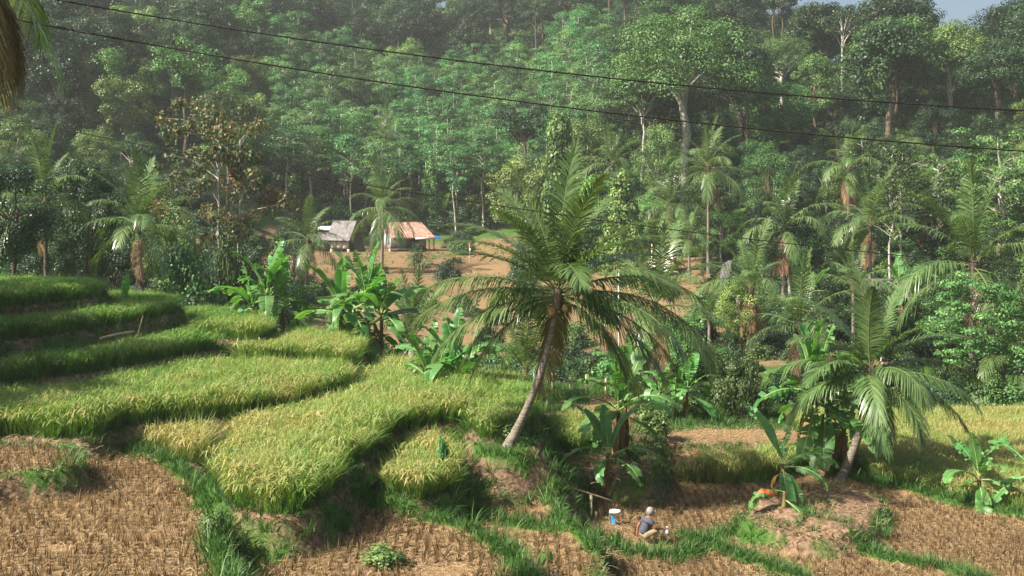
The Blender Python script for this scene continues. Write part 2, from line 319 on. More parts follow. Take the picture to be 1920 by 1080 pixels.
for pts, z, hgt in [([(1130, 1045), (1180, 1066), (1270, 1062), (1340, 1010), (1420, 985)], -9.0, .10), ([(1290, 1015), (1370, 1045), (1440, 1075), (1500, 1110)], -9.0, .14),
                    ([(1430, 985), (1520, 1015), (1640, 1050), (1760, 1080), (1850, 1110)], -9.0, .16), ([(1590, 905), (1700, 925), (1830, 955), (1960, 985)], -9.0, .2),
                    ([(600, 940), (700, 948), (800, 970), (900, 1005), (960, 1040), (990, 1090)], -7.2, .14), ([(1045, 925), (1042, 950), (1055, 985), (1100, 1012), (1128, 1040)], -7.8, .16),
                    ([(240, 850), (320, 868), (385, 915), (410, 990), (440, 1120)], -6.6, .12), ([(760, 950), (860, 960), (960, 985), (1050, 1000)], -7.8, .12)]:
    q = np.array([((u - 960) / F * (-z * F / (v - HZ)), -z * F / (v - HZ)) for u, v in pts]); BUNDS.append((q, hgt))

def seg_dist(q, X, Y, closed):
    best = np.full(X.shape, 1e9); inside = np.zeros(X.shape, bool); m = len(q)
    for i in range(m if closed else m - 1):
        ax, ay = q[i]; bx, by = q[(i + 1) % m]; dx, dy = bx - ax, by - ay
        tt = np.clip(((X - ax) * dx + (Y - ay) * dy) / (dx * dx + dy * dy + 1e-12), 0, 1)
        best = np.minimum(best, (X - ax - tt * dx) ** 2 + (Y - ay - tt * dy) ** 2)
        if closed:
            c = ((ay > Y) != (by > Y)) & (X < dx * (Y - ay) / (dy + 1e-12) + ax); inside ^= c
    d = np.sqrt(best)
    return np.where(inside, -d, d) if closed else d

def terr(X, Y):
    """height, terrace index (-1 open ground, -2 bank), distance inside, distance to higher ground, bund strength"""
    X = np.asarray(X, float); Y = np.asarray(Y, float)
    wx = X + wav(X * 1.0, Y, 1.9) * 0.10; wy = Y + wav(Y * 1.1, X, 1.7) * 0.10
    h = H(X, Y); tid = np.full(X.shape, -1); D = np.full((len(TERR),) + X.shape, 9.0)
    for i, T in enumerate(TERR):
        q = T['poly']; mk = (X > q[:, 0].min() - 4) & (X < q[:, 0].max() + 4) & (Y > q[:, 1].min() - 4) & (Y < q[:, 1].max() + 4)
        if not mk.any(): continue
        d = seg_dist(q, wx[mk], wy[mk], True); D[i][mk] = d
        c = T['lev'] - T['slope'] * np.maximum(d, 0)
        hh = h[mk]; win = c > hh
        tt = tid[mk]; tt[win] = np.where(d[win] < 0, i, -2); tid[mk] = tt
        h[mk] = np.maximum(hh, c)
    lev = np.array([T['lev'] for T in TERR])
    dh = np.full(X.shape, 9.0); din = np.zeros(X.shape)
    for i in range(len(TERR)):
        dh = np.where((lev[i] > h + 0.12), np.minimum(dh, D[i]), dh)
        din = np.where(tid == i, -D[i], din)
    bd = np.zeros(X.shape)
    for q, hg in BUNDS:
        d = seg_dist(q, wx, wy, False); s = np.clip(1 - d / 0.55, 0, 1); s = s * s * (3 - 2 * s)
        h = h + hg * s; bd = np.maximum(bd, s)
    return h, tid, din, dh, bd

NX0, NX1, NY0, NY1 = -27.0, 27.0, 14.0, 46.5
gx = np.arange(NX0, NX1 + .01, 0.15); gy = np.arange(NY0, NY1 + .01, 0.15)
GX, GY = np.meshgrid(gx, gy)
gh, gt, gd, gdh, gb = terr(GX.ravel(), GY.ravel())
kinds = np.array([T['kind'] for T in TERR] + ['bank', 'open'])
kk = kinds[gt]
st = np.where(np.isin(kk, ['stubble', 'straw']), 1.0, 0.0)
openC = (kk == 'open') & (GX.ravel() > 2) & (GY.ravel() < 34.5)
st = np.where(openC, 0.95, st)
st = np.where(kk == 'rice', 0.25, st)
gr = np.where(kk == 'bank', 0.48, 0.0); gr = np.where(kk == 'grass', 0.7, gr); gr = np.where((kk == 'open') & ~openC, 0.55, gr)
gr = np.where((kk == 'stubble') & (gd < 0.3), 0.5, gr)
gr = np.maximum(gr, gb * 0.95); gr = np.where(kk == 'soil', 0.15, gr)
def grid_mesh(name, gx, gy, z, attrs, mat):
    me = bpy.data.meshes.new(name); nx, ny = len(gx), len(gy)
    X, Y = np.meshgrid(gx, gy); V = np.stack([X.ravel(), Y.ravel(), z], 1)
    i, j = np.meshgrid(np.arange(ny - 1), np.arange(nx - 1), indexing='ij'); a = i * nx + j
    f = np.stack([a, a + 1, a + nx + 1, a + nx], -1).reshape(-1, 4).astype(np.int32)
    me.vertices.add(len(V)); me.vertices.foreach_set('co', V.astype(np.float32).ravel())
    me.loops.add(f.size); me.loops.foreach_set('vertex_index', f.ravel())
    me.polygons.add(len(f)); me.polygons.foreach_set('loop_start', np.arange(0, f.size, 4, dtype=np.int32)); me.polygons.foreach_set('loop_total', np.full(len(f), 4, np.int32))
    me.polygons.foreach_set('use_smooth', np.ones(len(f), bool))
    for k, v in attrs.items():
        at = me.attributes.new(k, 'FLOAT', 'POINT'); at.data.foreach_set('value', v.astype(np.float32))
    me.materials.append(mat); me.update(calc_edges=True); return me
rough = wav(GX.ravel(), GY.ravel(), 4.0) * 0.035 + wav(GY.ravel(), GX.ravel(), 11.0) * 0.015
edge = np.minimum.reduce([GX.ravel() - NX0, NX1 - GX.ravel(), GY.ravel() - NY0, NY1 - GY.ravel()])
g = link('terraced_ground', grid_mesh('terraced_ground', gx, gy, gh + rough - np.where(edge < .4, .25, 0), dict(straw=st, grass=gr), M['ground'])); g['kind'] = 'structure'; g['label'] = 'stepped brown and green ground of the rice terraces'
fx = np.arange(-300, 301, 1.75); fy = np.arange(-30, 421, 1.75)
FX, FY = np.meshgrid(fx, fy); fh = H(FX.ravel(), FY.ravel())
ins = (FX.ravel() > NX0 + 1) & (FX.ravel() < NX1 - 1) & (FY.ravel() > NY0 + 1) & (FY.ravel() < NY1 - 1)
fh = np.where(ins, np.minimum(fh, -8.0) - 1.6, fh)
dirt = ((FX.ravel() > -33) & (FX.ravel() < 0) & (FY.ravel() > 96) & (FY.ravel() < 141)) | ((FX.ravel() > -16) & (FX.ravel() < 22) & (FY.ravel() > 55) & (FY.ravel() < 100))
fgr = np.where(dirt, 0.20 + .30 * wav(FX.ravel(), FY.ravel(), .35), 0.72); fst = np.where(dirt, 0.6 + .35 * wav(FY.ravel(), FX.ravel(), .5), 0.1)
g = link('hillside', grid_mesh('hillside', fx, fy, fh, dict(straw=fst, grass=fgr), M['ground'])); g['kind'] = 'structure'; g['label'] = 'rising hillside with bare red soil below the forest'

def ground_z(x, y):
    if NX0 + 1 < x < NX1 - 1 and NY0 + 1 < y < NY1 - 1: return float(terr(np.array([x]), np.array([y]))[0][0])
    return float(H(np.array([x]), np.array([y]))[0])

# ------------------------------------------------------------------ scatter by geometry nodes (crops, grass, ground cover)
def scatter(name, pos, rot, scl, idx, tint, protos, label, parent=None):
    pc = bpy.data.collections.new(name + '_plants')
    for i, me in enumerate(protos):
        o = bpy.data.objects.new('%s_%02d' % (name, i), me); pc.objects.link(o)
    me = bpy.data.meshes.new(name); n = len(pos)
    me.vertices.add(n); me.vertices.foreach_set('co', np.asarray(pos, np.float32).ravel())
    a = me.attributes.new('rot', 'FLOAT_VECTOR', 'POINT'); a.data.foreach_set('vector', np.asarray(rot, np.float32).ravel())
    for k, v in (('scl', scl), ('itint', tint)):
        a = me.attributes.new(k, 'FLOAT', 'POINT'); a.data.foreach_set('value', np.asarray(v, np.float32))
    a = me.attributes.new('idx', 'INT', 'POINT'); a.data.foreach_set('value', np.asarray(idx, np.int32))
    o = link(name, me); o['kind'] = 'stuff'; o['label'] = label
    ng = bpy.data.node_groups.new(name, 'GeometryNodeTree')
    ng.interface.new_socket('Geometry', in_out='INPUT', socket_type='NodeSocketGeometry')
    ng.interface.new_socket('Geometry', in_out='OUTPUT', socket_type='NodeSocketGeometry')
    ns, ln = ng.nodes, ng.links
    gi = ns.new('NodeGroupInput'); go = ns.new('NodeGroupOutput')
    ci = ns.new('GeometryNodeCollectionInfo'); ci.inputs['Collection'].default_value = pc
    ci.inputs['Separate Children'].default_value = True; ci.inputs['Reset Children'].default_value = True
    ip = ns.new('GeometryNodeInstanceOnPoints'); ip.inputs['Pick Instance'].default_value = True
    def na(nm, ty):
        q = ns.new('GeometryNodeInputNamedAttribute'); q.data_type = ty; q.inputs['Name'].default_value = nm; return q.outputs['Attribute']
    e = ns.new('FunctionNodeEulerToRotation'); ln.new(na('rot', 'FLOAT_VECTOR'), e.inputs[0])
    ln.new(gi.outputs[0], ip.inputs['Points']); ln.new(ci.outputs[0], ip.inputs['Instance']); ln.new(na('idx', 'INT'), ip.inputs['Instance Index'])
    ln.new(e.outputs[0], ip.inputs['Rotation']); ln.new(na('scl', 'FLOAT'), ip.inputs['Scale']); ln.new(ip.outputs[0], go.inputs[0])
    md = o.modifiers.new('plants', 'NODES'); md.node_group = ng
    return o

def blade_clump(seed, n, h0, h1, spread, lean, width, tints, mat, k=4, heads=0, head_t=(0.75, 0.95), curl=0.35):
    r = np.random.default_rng(seed); mb = MB()
    a = r.uniform(0, 6.283, n); rr = spread * np.sqrt(r.uniform(0, 1, n)); h = r.uniform(h0, h1, n)
    base = np.stack([rr * np.cos(a), rr * np.sin(a), np.zeros(n)], 1)
    a2 = a + r.normal(0, .7, n); out = np.stack([np.cos(a2), np.sin(a2), np.zeros(n)], 1)
    le = r.uniform(0.3, 1, n) * lean
    s = np.linspace(0, 1, k)[None, :, None]
    up = np.array([0, 0, 1.])
    C = base[:, None] + out[:, None] * (s * le[:, None, None] * .35 + s ** 2.2 * le[:, None, None]) * h[:, None, None] + up * h[:, None, None] * (s - curl * le[:, None, None] * s ** 3)
    sd = np.stack([-np.sin(a2 + r.normal(0, .6, n)), np.cos(a2), np.zeros(n)], 1)
    wd = width * (1 - np.linspace(0, 1, k) ** 2 * .9)
    mb.ribbons(C, sd[:, None] * wd[None, :, None] * r.uniform(.7, 1.2, n)[:, None, None], np.clip(r.uniform(*tints, n)[:, None] + np.linspace(-.0, .08, k)[None], 0, 1))
    if heads:
        n = heads; a = r.uniform(0, 6.283, n); out = np.stack([np.cos(a), np.sin(a), np.zeros(n)], 1); h = r.uniform(.85, 1.05, n) * h1 * .9
        s = np.linspace(0, 1, 5)[None, :, None]
        st = out[:, None] * spread * .5 + up * h[:, None, None] * .72
        C = st + out[:, None] * (s * .12 + s ** 2 * .14) + up * h[:, None, None] * (s * .30 - s ** 2.5 * .36)
        wd = np.array([.003, .007, .012, .012, .004]); sd = np.stack([-np.sin(a), np.cos(a), np.zeros(n)], 1)
        mb.ribbons(C, sd[:, None] * wd[None, :, None], r.uniform(*head_t, n))
    return mb.mesh('clump', [mat])
def litter(seed, n, L, mat, spread=.25, ww=.0055):
    r = np.random.default_rng(seed); mb = MB()
    p = np.stack([r.normal(0, spread, n), r.normal(0, spread, n), r.uniform(.01, .05, n)], 1); a = r.uniform(0, 6.283, n)
    d = np.stack([np.cos(a), np.sin(a), r.normal(0, .12, n)], 1) * r.uniform(.4, 1, n)[:, None] * L
    C = np.stack([p - d / 2, p + np.array([0, 0, .015]), p + d / 2], 1); sd = np.stack([-np.sin(a), np.cos(a), np.zeros(n)], 1)
    mb.ribbons(C, np.repeat(sd[:, None] * ww, 3, 1), r.uniform(.35, 1, n)); return mb.mesh('litter', [mat])

rice_p = [blade_clump(20 + i, 30, .62, .92, .10, .55, .0085, (.02, .22), M['rice'], 4, 7 + i, (.30, .55)) for i in range(4)]
stub_p = [blade_clump(40 + i, 20, .12, .30, .055, .30, .006, (.0, .6), M['stubble'], 3) for i in range(4)]
lit_p = [litter(60 + i, 22, .24, M['stubble']) for i in range(3)]
gras_p = [blade_clump(70 + i, 24, .07, .24, .13, .9, .0075, (.0, .85), M['grass'], 3) for i in range(3)]
tall_p = [blade_clump(80 + i, 22, .3, .75, .10, .8, .009, (.1, .9), M['grass'], 4) for i in range(2)]

def jgrid(x0, x1, y0, y1, s, jit=.35):
    X, Y = np.meshgrid(np.arange(x0, x1, s), np.arange(y0, y1, s)); X = X.ravel(); Y = Y.ravel()
    X = X + R.uniform(-jit, jit, len(X)) * s; Y = Y + R.uniform(-jit, jit, len(Y)) * s
    k = (np.abs(X) < Y * 0.56 + 2.0); return X[k], Y[k]
KEEP_OUT = []          # (x, y, r) where something else stands
def clear_of(X, Y):
    k = np.ones(len(X), bool)
    for x, y, r in KEEP_OUT: k &= (X - x) ** 2 + (Y - y) ** 2 > r * r
    return k
def upright(n, tilt=.12): return np.stack([R.normal(0, tilt, n), R.normal(0, tilt, n), R.uniform(0, 6.283, n)], 1)
def q2(u, v, z): Y = -z * F / (v - HZ); return ((u - 960) / F * Y, Y)
for u, v, z, r in [(820, 735, -6.4, 1.1), (955, 838, -6.65, .5), (1153, 999, -9.0, .45), (1153, 1012, -9.0, .4), (1207, 1032, -9.0, .55), (1215, 1045, -9.0, .45), (1187, 948, -9.0, .3)]: KEEP_OUT.append((*q2(u, v, z), r))
# rice, one crop per plot
RL = {'T5L': 'short golden rice patch hanging over the curved stubble plot', 'G': 'small green rice patch between the leaning palm and the banana plants', 'T1': 'green rice crop on the topmost terrace under the dark trees', 'T2': 'green rice crop on the second terrace, below the topmost one', 'T3b': 'bright rice crop on the short rounded terrace beside the banana clump',
      'T3a': 'shaded green rice crop on the long terrace under the bamboo sticks', 'T4b': 'pale green rice crop on the rounded terrace below the tall banana clump', 'T4a': 'wide ripening rice crop on the terrace above the grassy path',
      'T5': 'large golden green rice crop on the broad curving terrace', 'T6': 'small golden rice crop on the rounded terrace by the leaning palm', 'T7': 'light green rice crop beside the leaning palm trunk',
      'D': 'tall olive rice strip behind the dark straw plot', 'E1': 'yellowing rice field along the dark tree line', 'E2': 'narrow yellowing rice strip behind the straw heap'}
X, Y = jgrid(-26, 26, 19, 44, .135)
h, tid, din, dh, bd = terr(X, Y); ok = clear_of(X, Y)
for i, T in enumerate(TERR):
    if T['kind'] != 'rice': continue
    m = (tid == i) & (din > .06 + .14 * R.uniform(0, 1, len(X)) + .10 * wav(X, Y, 3.5)) & (dh > (.2 if T['name'] == 'D' else .8)) & ok & (h < T['lev'] + .06)
    x, y = X[m], Y[m]; n = len(x)
    if not n: continue
    s = R.uniform(.70, 1.18, n) * (1 + .12 * wav(x, y, 1.6) + .08 * wav(y, x, 4.5)); s = s * T['rice']
    ti = T['rt'] + .20 * wav(x, y, .8) + .12 * wav(y, x, 2.9) + R.normal(0, .11, n)
    lean = np.clip((.6 - din[m]) / .6, 0, 1) * .12
    scatter('rice_crop', np.stack([x, y, h[m] - .02], 1), upright(n, .14) + np.stack([lean * R.normal(0.8, .8, n) + .08 * wav(x, y, 1.1), lean * R.normal(0, .9, n) + .08 * wav(y, x, 1.3), 0 * x], 1), s, R.integers(0, 4, n), ti, rice_p, RL[T['name']])
# stubble rows, straw litter, bank grass
X, Y = jgrid(-22, 24, 16, 36, .23, .14); h, tid, din, dh, bd = terr(X, Y); kn = kinds[tid]
m = (((kn == 'stubble') & (din > .2)) | ((kn == 'open') & (X > 1.5) & (Y < 34) & ~((X > 5.5) & (Y > 31.2) & (Y < 33.5) & (X < 11)))) & (bd < .25) & (dh > .25)
path = np.abs((X - 0.9) * .5 - (Y - 23.0) * .18 + .2) < .0
m &= (wav(X, Y, 1.3) > -.55) & clear_of(X, Y)
n = m.sum(); scatter('rice_stubble', np.stack([X[m], Y[m], h[m] - .01], 1), upright(n, .2), R.uniform(.7, 1.25, n), R.integers(0, 4, n), .25 * wav(X[m], Y[m], .7) + R.normal(0, .18, n), stub_p, 'cut brown rice stubble standing in rows on the harvested plots')
X, Y = jgrid(-22, 26, 16, 41, .40, .5); h, tid, din, dh, bd = terr(X, Y); kn = kinds[tid]
m = (np.isin(kn, ['stubble', 'straw', 'soil']) | ((kn == 'open') & (X > 1.5) & (Y < 34))) & (bd < .4)
n = m.sum(); scatter('straw_litter', np.stack([X[m], Y[m], h[m]], 1), upright(n, .08), R.uniform(.7, 1.4, n), R.integers(0, 3, n), R.normal(.12, .2, n) + .2 * wav(X[m], Y[m], .8), lit_p, 'loose dry straw lying over the harvested plots')
X, Y = jgrid(-24, 26, 16.5, 45, .145, .5); h, tid, din, dh, bd = terr(X, Y); kn = kinds[tid]
pr = np.where(kn == 'bank', .48, 0.0); pr = np.where(kn == 'grass', .6, pr); pr = np.where((kn == 'rice') & ((din < .15) | (dh < .8)), .9, pr)
pr = np.where((kn == 'stubble') & (din < .3), .5, pr); pr = np.maximum(pr, bd * 1.1); pr = np.where((kn == 'open') & ((X < 1.5) | (Y > 35)), .45, pr); pr = np.where(kn == 'soil', .12, pr)
pr = pr + np.where(pr > .05, .3 * wav(X, Y, 1.1), 0)
m = R.uniform(0, 1, len(X)) < pr
n = m.sum(); scatter('bank_grass', np.stack([X[m], Y[m], h[m] - .02], 1), upright(n, .3), R.uniform(.6, 1.5, n), R.integers(0, 3, n), R.normal(.1, .25, n), gras_p, 'short green grass on the terrace banks and bunds')
m &= R.uniform(0, 1, len(X)) < .045
n = m.sum(); scatter('tall_weeds', np.stack([X[m], Y[m], h[m] - .02], 1), upright(n, .2), R.uniform(.5, 1.1, n), R.integers(0, 2, n), R.normal(.1, .3, n), tall_p, 'taller grass tufts growing on the terrace banks')

# ------------------------------------------------------------------ trees
def clump_leaves(mb, c, rad, n, L, wd, r, flat=.7, up=.25, mat=0, tb=0.5, tv=.22, hang=0.0):
    K = len(c); ci = np.repeat(np.arange(K), n); N = len(ci)
    qd = norm(r.normal(0, 1, (N, 3))); q = qd * (r.uniform(0, 1, N) ** .30)[:, None]
    p = c[ci] + q * np.stack([rad[ci], rad[ci], rad[ci] * flat], 1)
    nr = norm(qd * .85 + r.normal(0, .30, (N, 3)) + np.array([0, 0, .40 + up]))
    d = norm(np.cross(nr, r.normal(0, 1, (N, 3))) + np.array([0, 0, -.25 - hang])) * (L * r.uniform(.6, 1.25, N))[:, None]
    s = norm(np.cross(nr, d)) * (wd * r.uniform(.7, 1.2, N))[:, None]
    tc = r.normal(tb, tv * .6, K)
    mb.leaves(p, d, s, np.clip(tc[ci] + r.normal(0, tv, N), 0, 1), mat, .06)

def limb(mb, a, bb, r0, r1, r, sides=5, k=5, wob=.08, mat=0):
    a = np.array(a, float); bb = np.array(bb, float); s = np.linspace(0, 1, k)[:, None]
    L = np.linalg.norm(bb - a); p = a + (bb - a) * s + np.array([0, 0, 1.]) * L * .10 * np.sin(s * math.pi) + r.normal(0, wob * L * .3, (k, 3)) * np.sin(s * math.pi)
    mb.tube(p, np.linspace(r0, r1, k), sides, .5, mat)

def tree_mesh(kind, seed, fine=1.0):
    """returns trunk builder, crown builder for a tree 1.0 = real metres"""
    r = np.random.default_rng(seed); tk = MB(); cr = MB()
    if kind == 'broad':      # big rainforest tree: many leaf masses on spreading limbs
        Ht, W = 17.0, r.uniform(5.2, 6.8); K = 78; lf_ = [1.0, .72, 1.25, .85][(seed // 13) % 4]
        q = norm(r.normal(0, 1, (K, 3))); q[:, 2] = np.abs(q[:, 2]) * 1.15 - .35
        c = np.array([0, 0, 10.2]) + q * np.array([W, W, 6.2]) * (r.uniform(.35, 1, K) ** .6)[:, None]
        rad = r.uniform(.9, 2.1, K); clump_leaves(cr, c, rad, int(190 * fine ** .6 / lf_), .34 * lf_ / fine ** .3, .115 * lf_ / fine ** .3, r, .62, tv=.16)
        limb(tk, (0, 0, -1), (r.normal(0, .4), r.normal(0, .4), 8.5), .42, .26, r, 8, 7, .04); base = 7.0
        for i in r.choice(K, 16, False): limb(tk, (0, 0, base + r.uniform(-1, 2)), c[i], .16, .04, r)
    elif kind == 'round':
        Ht, W = 11.0, 3.8; K = 46
        q = norm(r.normal(0, 1, (K, 3)))
        c = np.array([0, 0, 7.0]) + q * np.array([W, W, 4.0]) * (r.uniform(.3, 1, K) ** .5)[:, None]
        rad = r.uniform(.8, 1.35, K); clump_leaves(cr, c, rad, int(190 * fine ** .6), .25 / fine ** .3, .09 / fine ** .3, r, .75, tv=.16)
        limb(tk, (0, 0, -1), (r.normal(0, .3), r.normal(0, .3), 6.5), .2, .12, r, 7, 6, .05)
        for i in r.choice(K, 12, False): limb(tk, (0, 0, 4 + r.uniform(-1, 2)), c[i], .08, .02, r)
    elif kind == 'slim':     # plantation tree: thin pale trunk, airy crown high up
        Ht = 13.0; K = 30
        zz = r.uniform(6.5, 12.8, K); a = r.uniform(0, 6.283, K); rr = (2.3 * np.sin(np.clip((zz - 5.5) / 8, 0, 1) * math.pi) + .3) * r.uniform(.3, 1, K)
        c = np.stack([rr * np.cos(a), rr * np.sin(a), zz], 1); rad = r.uniform(.55, 1.05, K)
        clump_leaves(cr, c, rad * 1.15, int(130 * fine), .24, .08, r, .5, tv=.16)
        top = (r.normal(0, .3), r.normal(0, .3), 12.0); limb(tk, (0, 0, -1), top, .13, .03, r, 6, 8, .03)
        for i in range(0, K, 2): limb(tk, (0, 0, c[i][2] - 1.3), c[i], .045, .012, r, 4, 4)
    elif kind == 'emergent':
        K = 34; c = np.array([0, 0, 17.0]) + norm(r.normal(0, 1, (K, 3))) * np.array([4.2, 4.2, 3.0]) * (r.uniform(.3, 1, K) ** .5)[:, None]
        rad = r.uniform(.8, 1.5, K); clump_leaves(cr, c, rad, int(110 * fine), .38, .12, r, .55)
        limb(tk, (0, 0, -1), (r.normal(0, .6), r.normal(0, .6), 16), .26, .14, r, 7, 9, .03)
        for i in r.choice(K, 14, False): limb(tk, (0, 0, 13 + r.uniform(-1, 2)), c[i], .1, .025, r)
    elif kind == 'cone':     # leafy column tapering to a point
        K = 80; zz = r.uniform(.4, 8.0, K); a = r.uniform(0, 6.283, K); rr = (2.0 * (1 - (zz / 8.6) ** 1.6) + .12) * r.uniform(.65, 1.05, K)
        c = np.stack([rr * np.cos(a), rr * np.sin(a), zz], 1); clump_leaves(cr, c, r.uniform(.4, .75, K), int(70 * fine), .26, .105, r, .9, -.1)
        limb(tk, (0, 0, -1), (0, 0, 7.6), .14, .03, r, 6, 6, .02)
    elif kind == 'layer':    # flat feathery tiers
        K = 84; tier = r.integers(0, 7, K); zz = 3.4 + tier * .75 + r.normal(0, .42, K); a = r.uniform(0, 6.283, K)
        rr = (3.4 - .28 * np.abs(tier - 2)) * r.uniform(.2, 1, K) ** .6
        c = np.stack([rr * np.cos(a), rr * np.sin(a), zz - rr * .10], 1); clump_leaves(cr, c, r.uniform(.4, .95, K), int(95 * fine), .20, .06, r, .28, .05)
        limb(tk, (0, 0, -1), (.2, .1, 8.0), .11, .03, r, 6, 8, .05)
        for i in range(0, K, 2): limb(tk, (0, 0, c[i][2] - .5), c[i], .035, .01, r, 4, 4)
    elif kind == 'sparse':   # open crown, big leaves, white forked trunk
        K = 75; c = np.stack([r.normal(0, 1.5, K), r.normal(0, 1.3, K), r.uniform(4.6, 11.3, K)], 1); c[:, :2] *= (1.15 - .07 * np.abs(c[:, 2:3] - 8))
        clump_leaves(cr, c, r.uniform(.35, .75, K), int(48 * fine), .19, .07, r, .7, -.2, 0, .42, .3)
        limb(tk, (0, 0, -1), (.15, 0, 10.6), .10, .03, r, 7, 10, .02); limb(tk, (-.9, .2, -1), (-1.1, .2, 9.6), .11, .03, r, 7, 9, .05)
        for i in range(0, K, 2): limb(tk, ((.1 if c[i][0] > -.3 else -1.0), .1, c[i][2] - 1.0), c[i], .03, .008, r, 4, 4)
    elif kind == 'bush':
        K = 26; q = norm(r.normal(0, 1, (K, 3))); q[:, 2] = np.abs(q[:, 2])
        c = q * np.array([1.25, 1.25, 1.35]) * (r.uniform(.3, 1, K) ** .5)[:, None] + np.array([0, 0, .35])
        clump_leaves(cr, c, r.uniform(.35, .6, K), int(60 * fine ** 1.6), .20 / fine ** .75, .075 / fine ** .75, r, .8)
        for i in range(0, K, 3): limb(tk, (0, 0, -.2), c[i], .03, .008, r, 4, 4)
    return tk, cr

TM = {}
def tree_data(kind, var, leaf, bark, fine=1.0):
    key = (kind, var, leaf, bark, fine)
    if key not in TM:
        tk, cr = tree_mesh(kind, 100 + var * 13 + sum(map(ord, kind)), fine)
        TM[key] = (tk.mesh(kind + '_trunk', [M[bark]], True), cr.mesh(kind + '_crown', [M[leaf]]))
    return TM[key]
OMH = {'broad': 17.2, 'round': 11.6, 'slim': 13.2, 'emergent': 20.2, 'cone': 8.5, 'layer': 8.4, 'sparse': 11.6, 'bush': 2.0}
def tree(name, label, x, y, hgt, kind, var, leaf, bark, group=None, wid=None, fine=1.0, cat='tree'):
    z = ground_z(x, y); s = hgt / OMH[kind]; sw = s if wid is None else wid
    o = thing(name, label, cat, (x, y, z), rnd.uniform(0, 6.28), group, (sw, sw, s))
    tm, cm = tree_data(kind, var, leaf, bark, fine)
    link('trunk' if kind != 'bush' else 'stem', tm, o); link('crown' if kind != 'bush' else 'foliage', cm, o)
    return o
def tree_at(name, label, u, vtop, Y, kind, var, leaf, bark, wpx=None, fine=1.0, cat='tree', group=None):
    x = (u - 960) / F * Y; zt = -(vtop - HZ) / F * Y; hgt = zt - ground_z(x, Y)
    nat = {'broad': 13.5, 'round': 9.4, 'slim': 5, 'emergent': 10, 'cone': 4.6, 'layer': 7.4, 'sparse': 6, 'bush': 3.4}[kind]
    return tree(name, label, x, Y, hgt, kind, var, leaf, bark, group, (wpx / F * Y / nat) if wpx else None, fine, cat)

taken = []
def far_enough(x, y, d):
    for a, c, e in taken:
        if (a - x) ** 2 + (c - y) ** 2 < (d + e) ** 2 * .25: return False
    return True
# distinctive trees
DT = [
 ('broadleaf_tree', 'huge many-domed tree with pale green leaf masses towering on the slope', 1285, -25, 132, 'broad', 0, 'leaf_mid', 'bark_pale', 300, 2.6),
 ('broadleaf_tree', 'vivid green round tree between the tall palms', 1440, 258, 108, 'round', 0, 'leaf_bright', 'bark_dark', 120, 1.8),
 ('climber_tree', 'cone-shaped light green tree wrapped in climbers behind the leaning palm', 1165, 318, 92, 'cone', 0, 'leaf_light', 'bark_dark', 92, 1.6),
 ('climber_tree', 'tall leafy column tree rising behind the leaning palm crown', 1050, 205, 104, 'cone', 1, 'leaf_light', 'bark_dark', 105, 1.6),
 ('climber_tree', 'slim pointed light green tree behind the red tiled house', 806, 285, 146, 'cone', 2, 'leaf_light', 'bark_pale', 46, 1.0),
 ('sparse_tree', 'open reddish tree with slender white forked trunk by the terraces', 412, 178, 58, 'sparse', 0, 'leaf_red', 'bark_pale', 200, 2.2),
 ('feathery_tree', 'bright feathery tree in flat tiers at the yellowing field edge', 1830, 520, 46, 'layer', 0, 'leaf_mid', 'bark_dark', 200, 1.6),
 ('feathery_tree', 'dark feathery tiered tree with leaning pale trunk on the slope', 1875, 245, 84, 'layer', 1, 'leaf_mid', 'bark_pale', 230, 1.6),
 ('feathery_tree', 'feathery tiered tree above the thatched hut roof', 1760, 290, 92, 'layer', 2, 'leaf_mid', 'bark_pale', 180, 1.4),
 ('pale_trunk_tree', 'tall tree with one bare grey trunk against the dark forest', 1203, 140, 128, 'emergent', 0, 'leaf_mid', 'bark_pale', 110, 1.2),
 ('pale_trunk_tree', 'thin tree with sideways pale branches beside the skirted palm', 1690, 262, 80, 'sparse', 1, 'leaf_mid', 'bark_pale', 150, 1.6),
 ('rounded_shrub', 'dark glossy round shrub at the back of the straw plot', 1390, 652, 40.5, 'bush', 0, 'leaf_mid', 'bark_dark', 135, 2.2),
 ('feathery_shrub', 'light green feathery shrub behind the banana pair', 1285, 588, 50, 'bush', 1, 'leaf_bright', 'bark_dark', 110, 2.0),
 ('leafy_shrub', 'broad-leaved shrub under the open reddish tree', 355, 440, 50, 'bush', 2, 'leaf_mid', 'bark_dark', 170, 2.4),
 ('leafy_shrub', 'speckled shrub at the foot of the white forked trunk', 440, 415, 54, 'bush', 3, 'leaf_mid', 'bark_dark', 120, 2.2),
 ('shade_tree', 'dense dark tree behind the topmost terrace', 20, 262, 47, 'round', 1, 'leaf_dark', 'bark_dark', 210, 2.2),
 ('shade_tree', 'dark tree between the two shaded palms', 165, 290, 52, 'round', 2, 'leaf_dark', 'bark_dark', 170, 2.2),
 ('shade_tree', 'dark leafy tree beside the shaded palm near the reddish tree', 320, 330, 62, 'round', 1, 'leaf_mid', 'bark_dark', 150, 1.8),
 ('pale_leaf_tree', 'silvery palm-like leafy tree under the huge domed tree', 1235, 225, 118, 'round', 2, 'leaf_light', 'bark_pale', 120, 1.4),
]
for i, (nm, lb, u, vt, Y, kd, var, lf, bk, wp, fn) in enumerate(DT):
    o = tree_at(nm, lb, u, vt, Y, kd, var, lf, bk, wp, fn, cat='shrub' if kd == 'bush' else 'tree')
    taken.append((o.location.x, o.location.y, min(wp / F * Y, 6)))
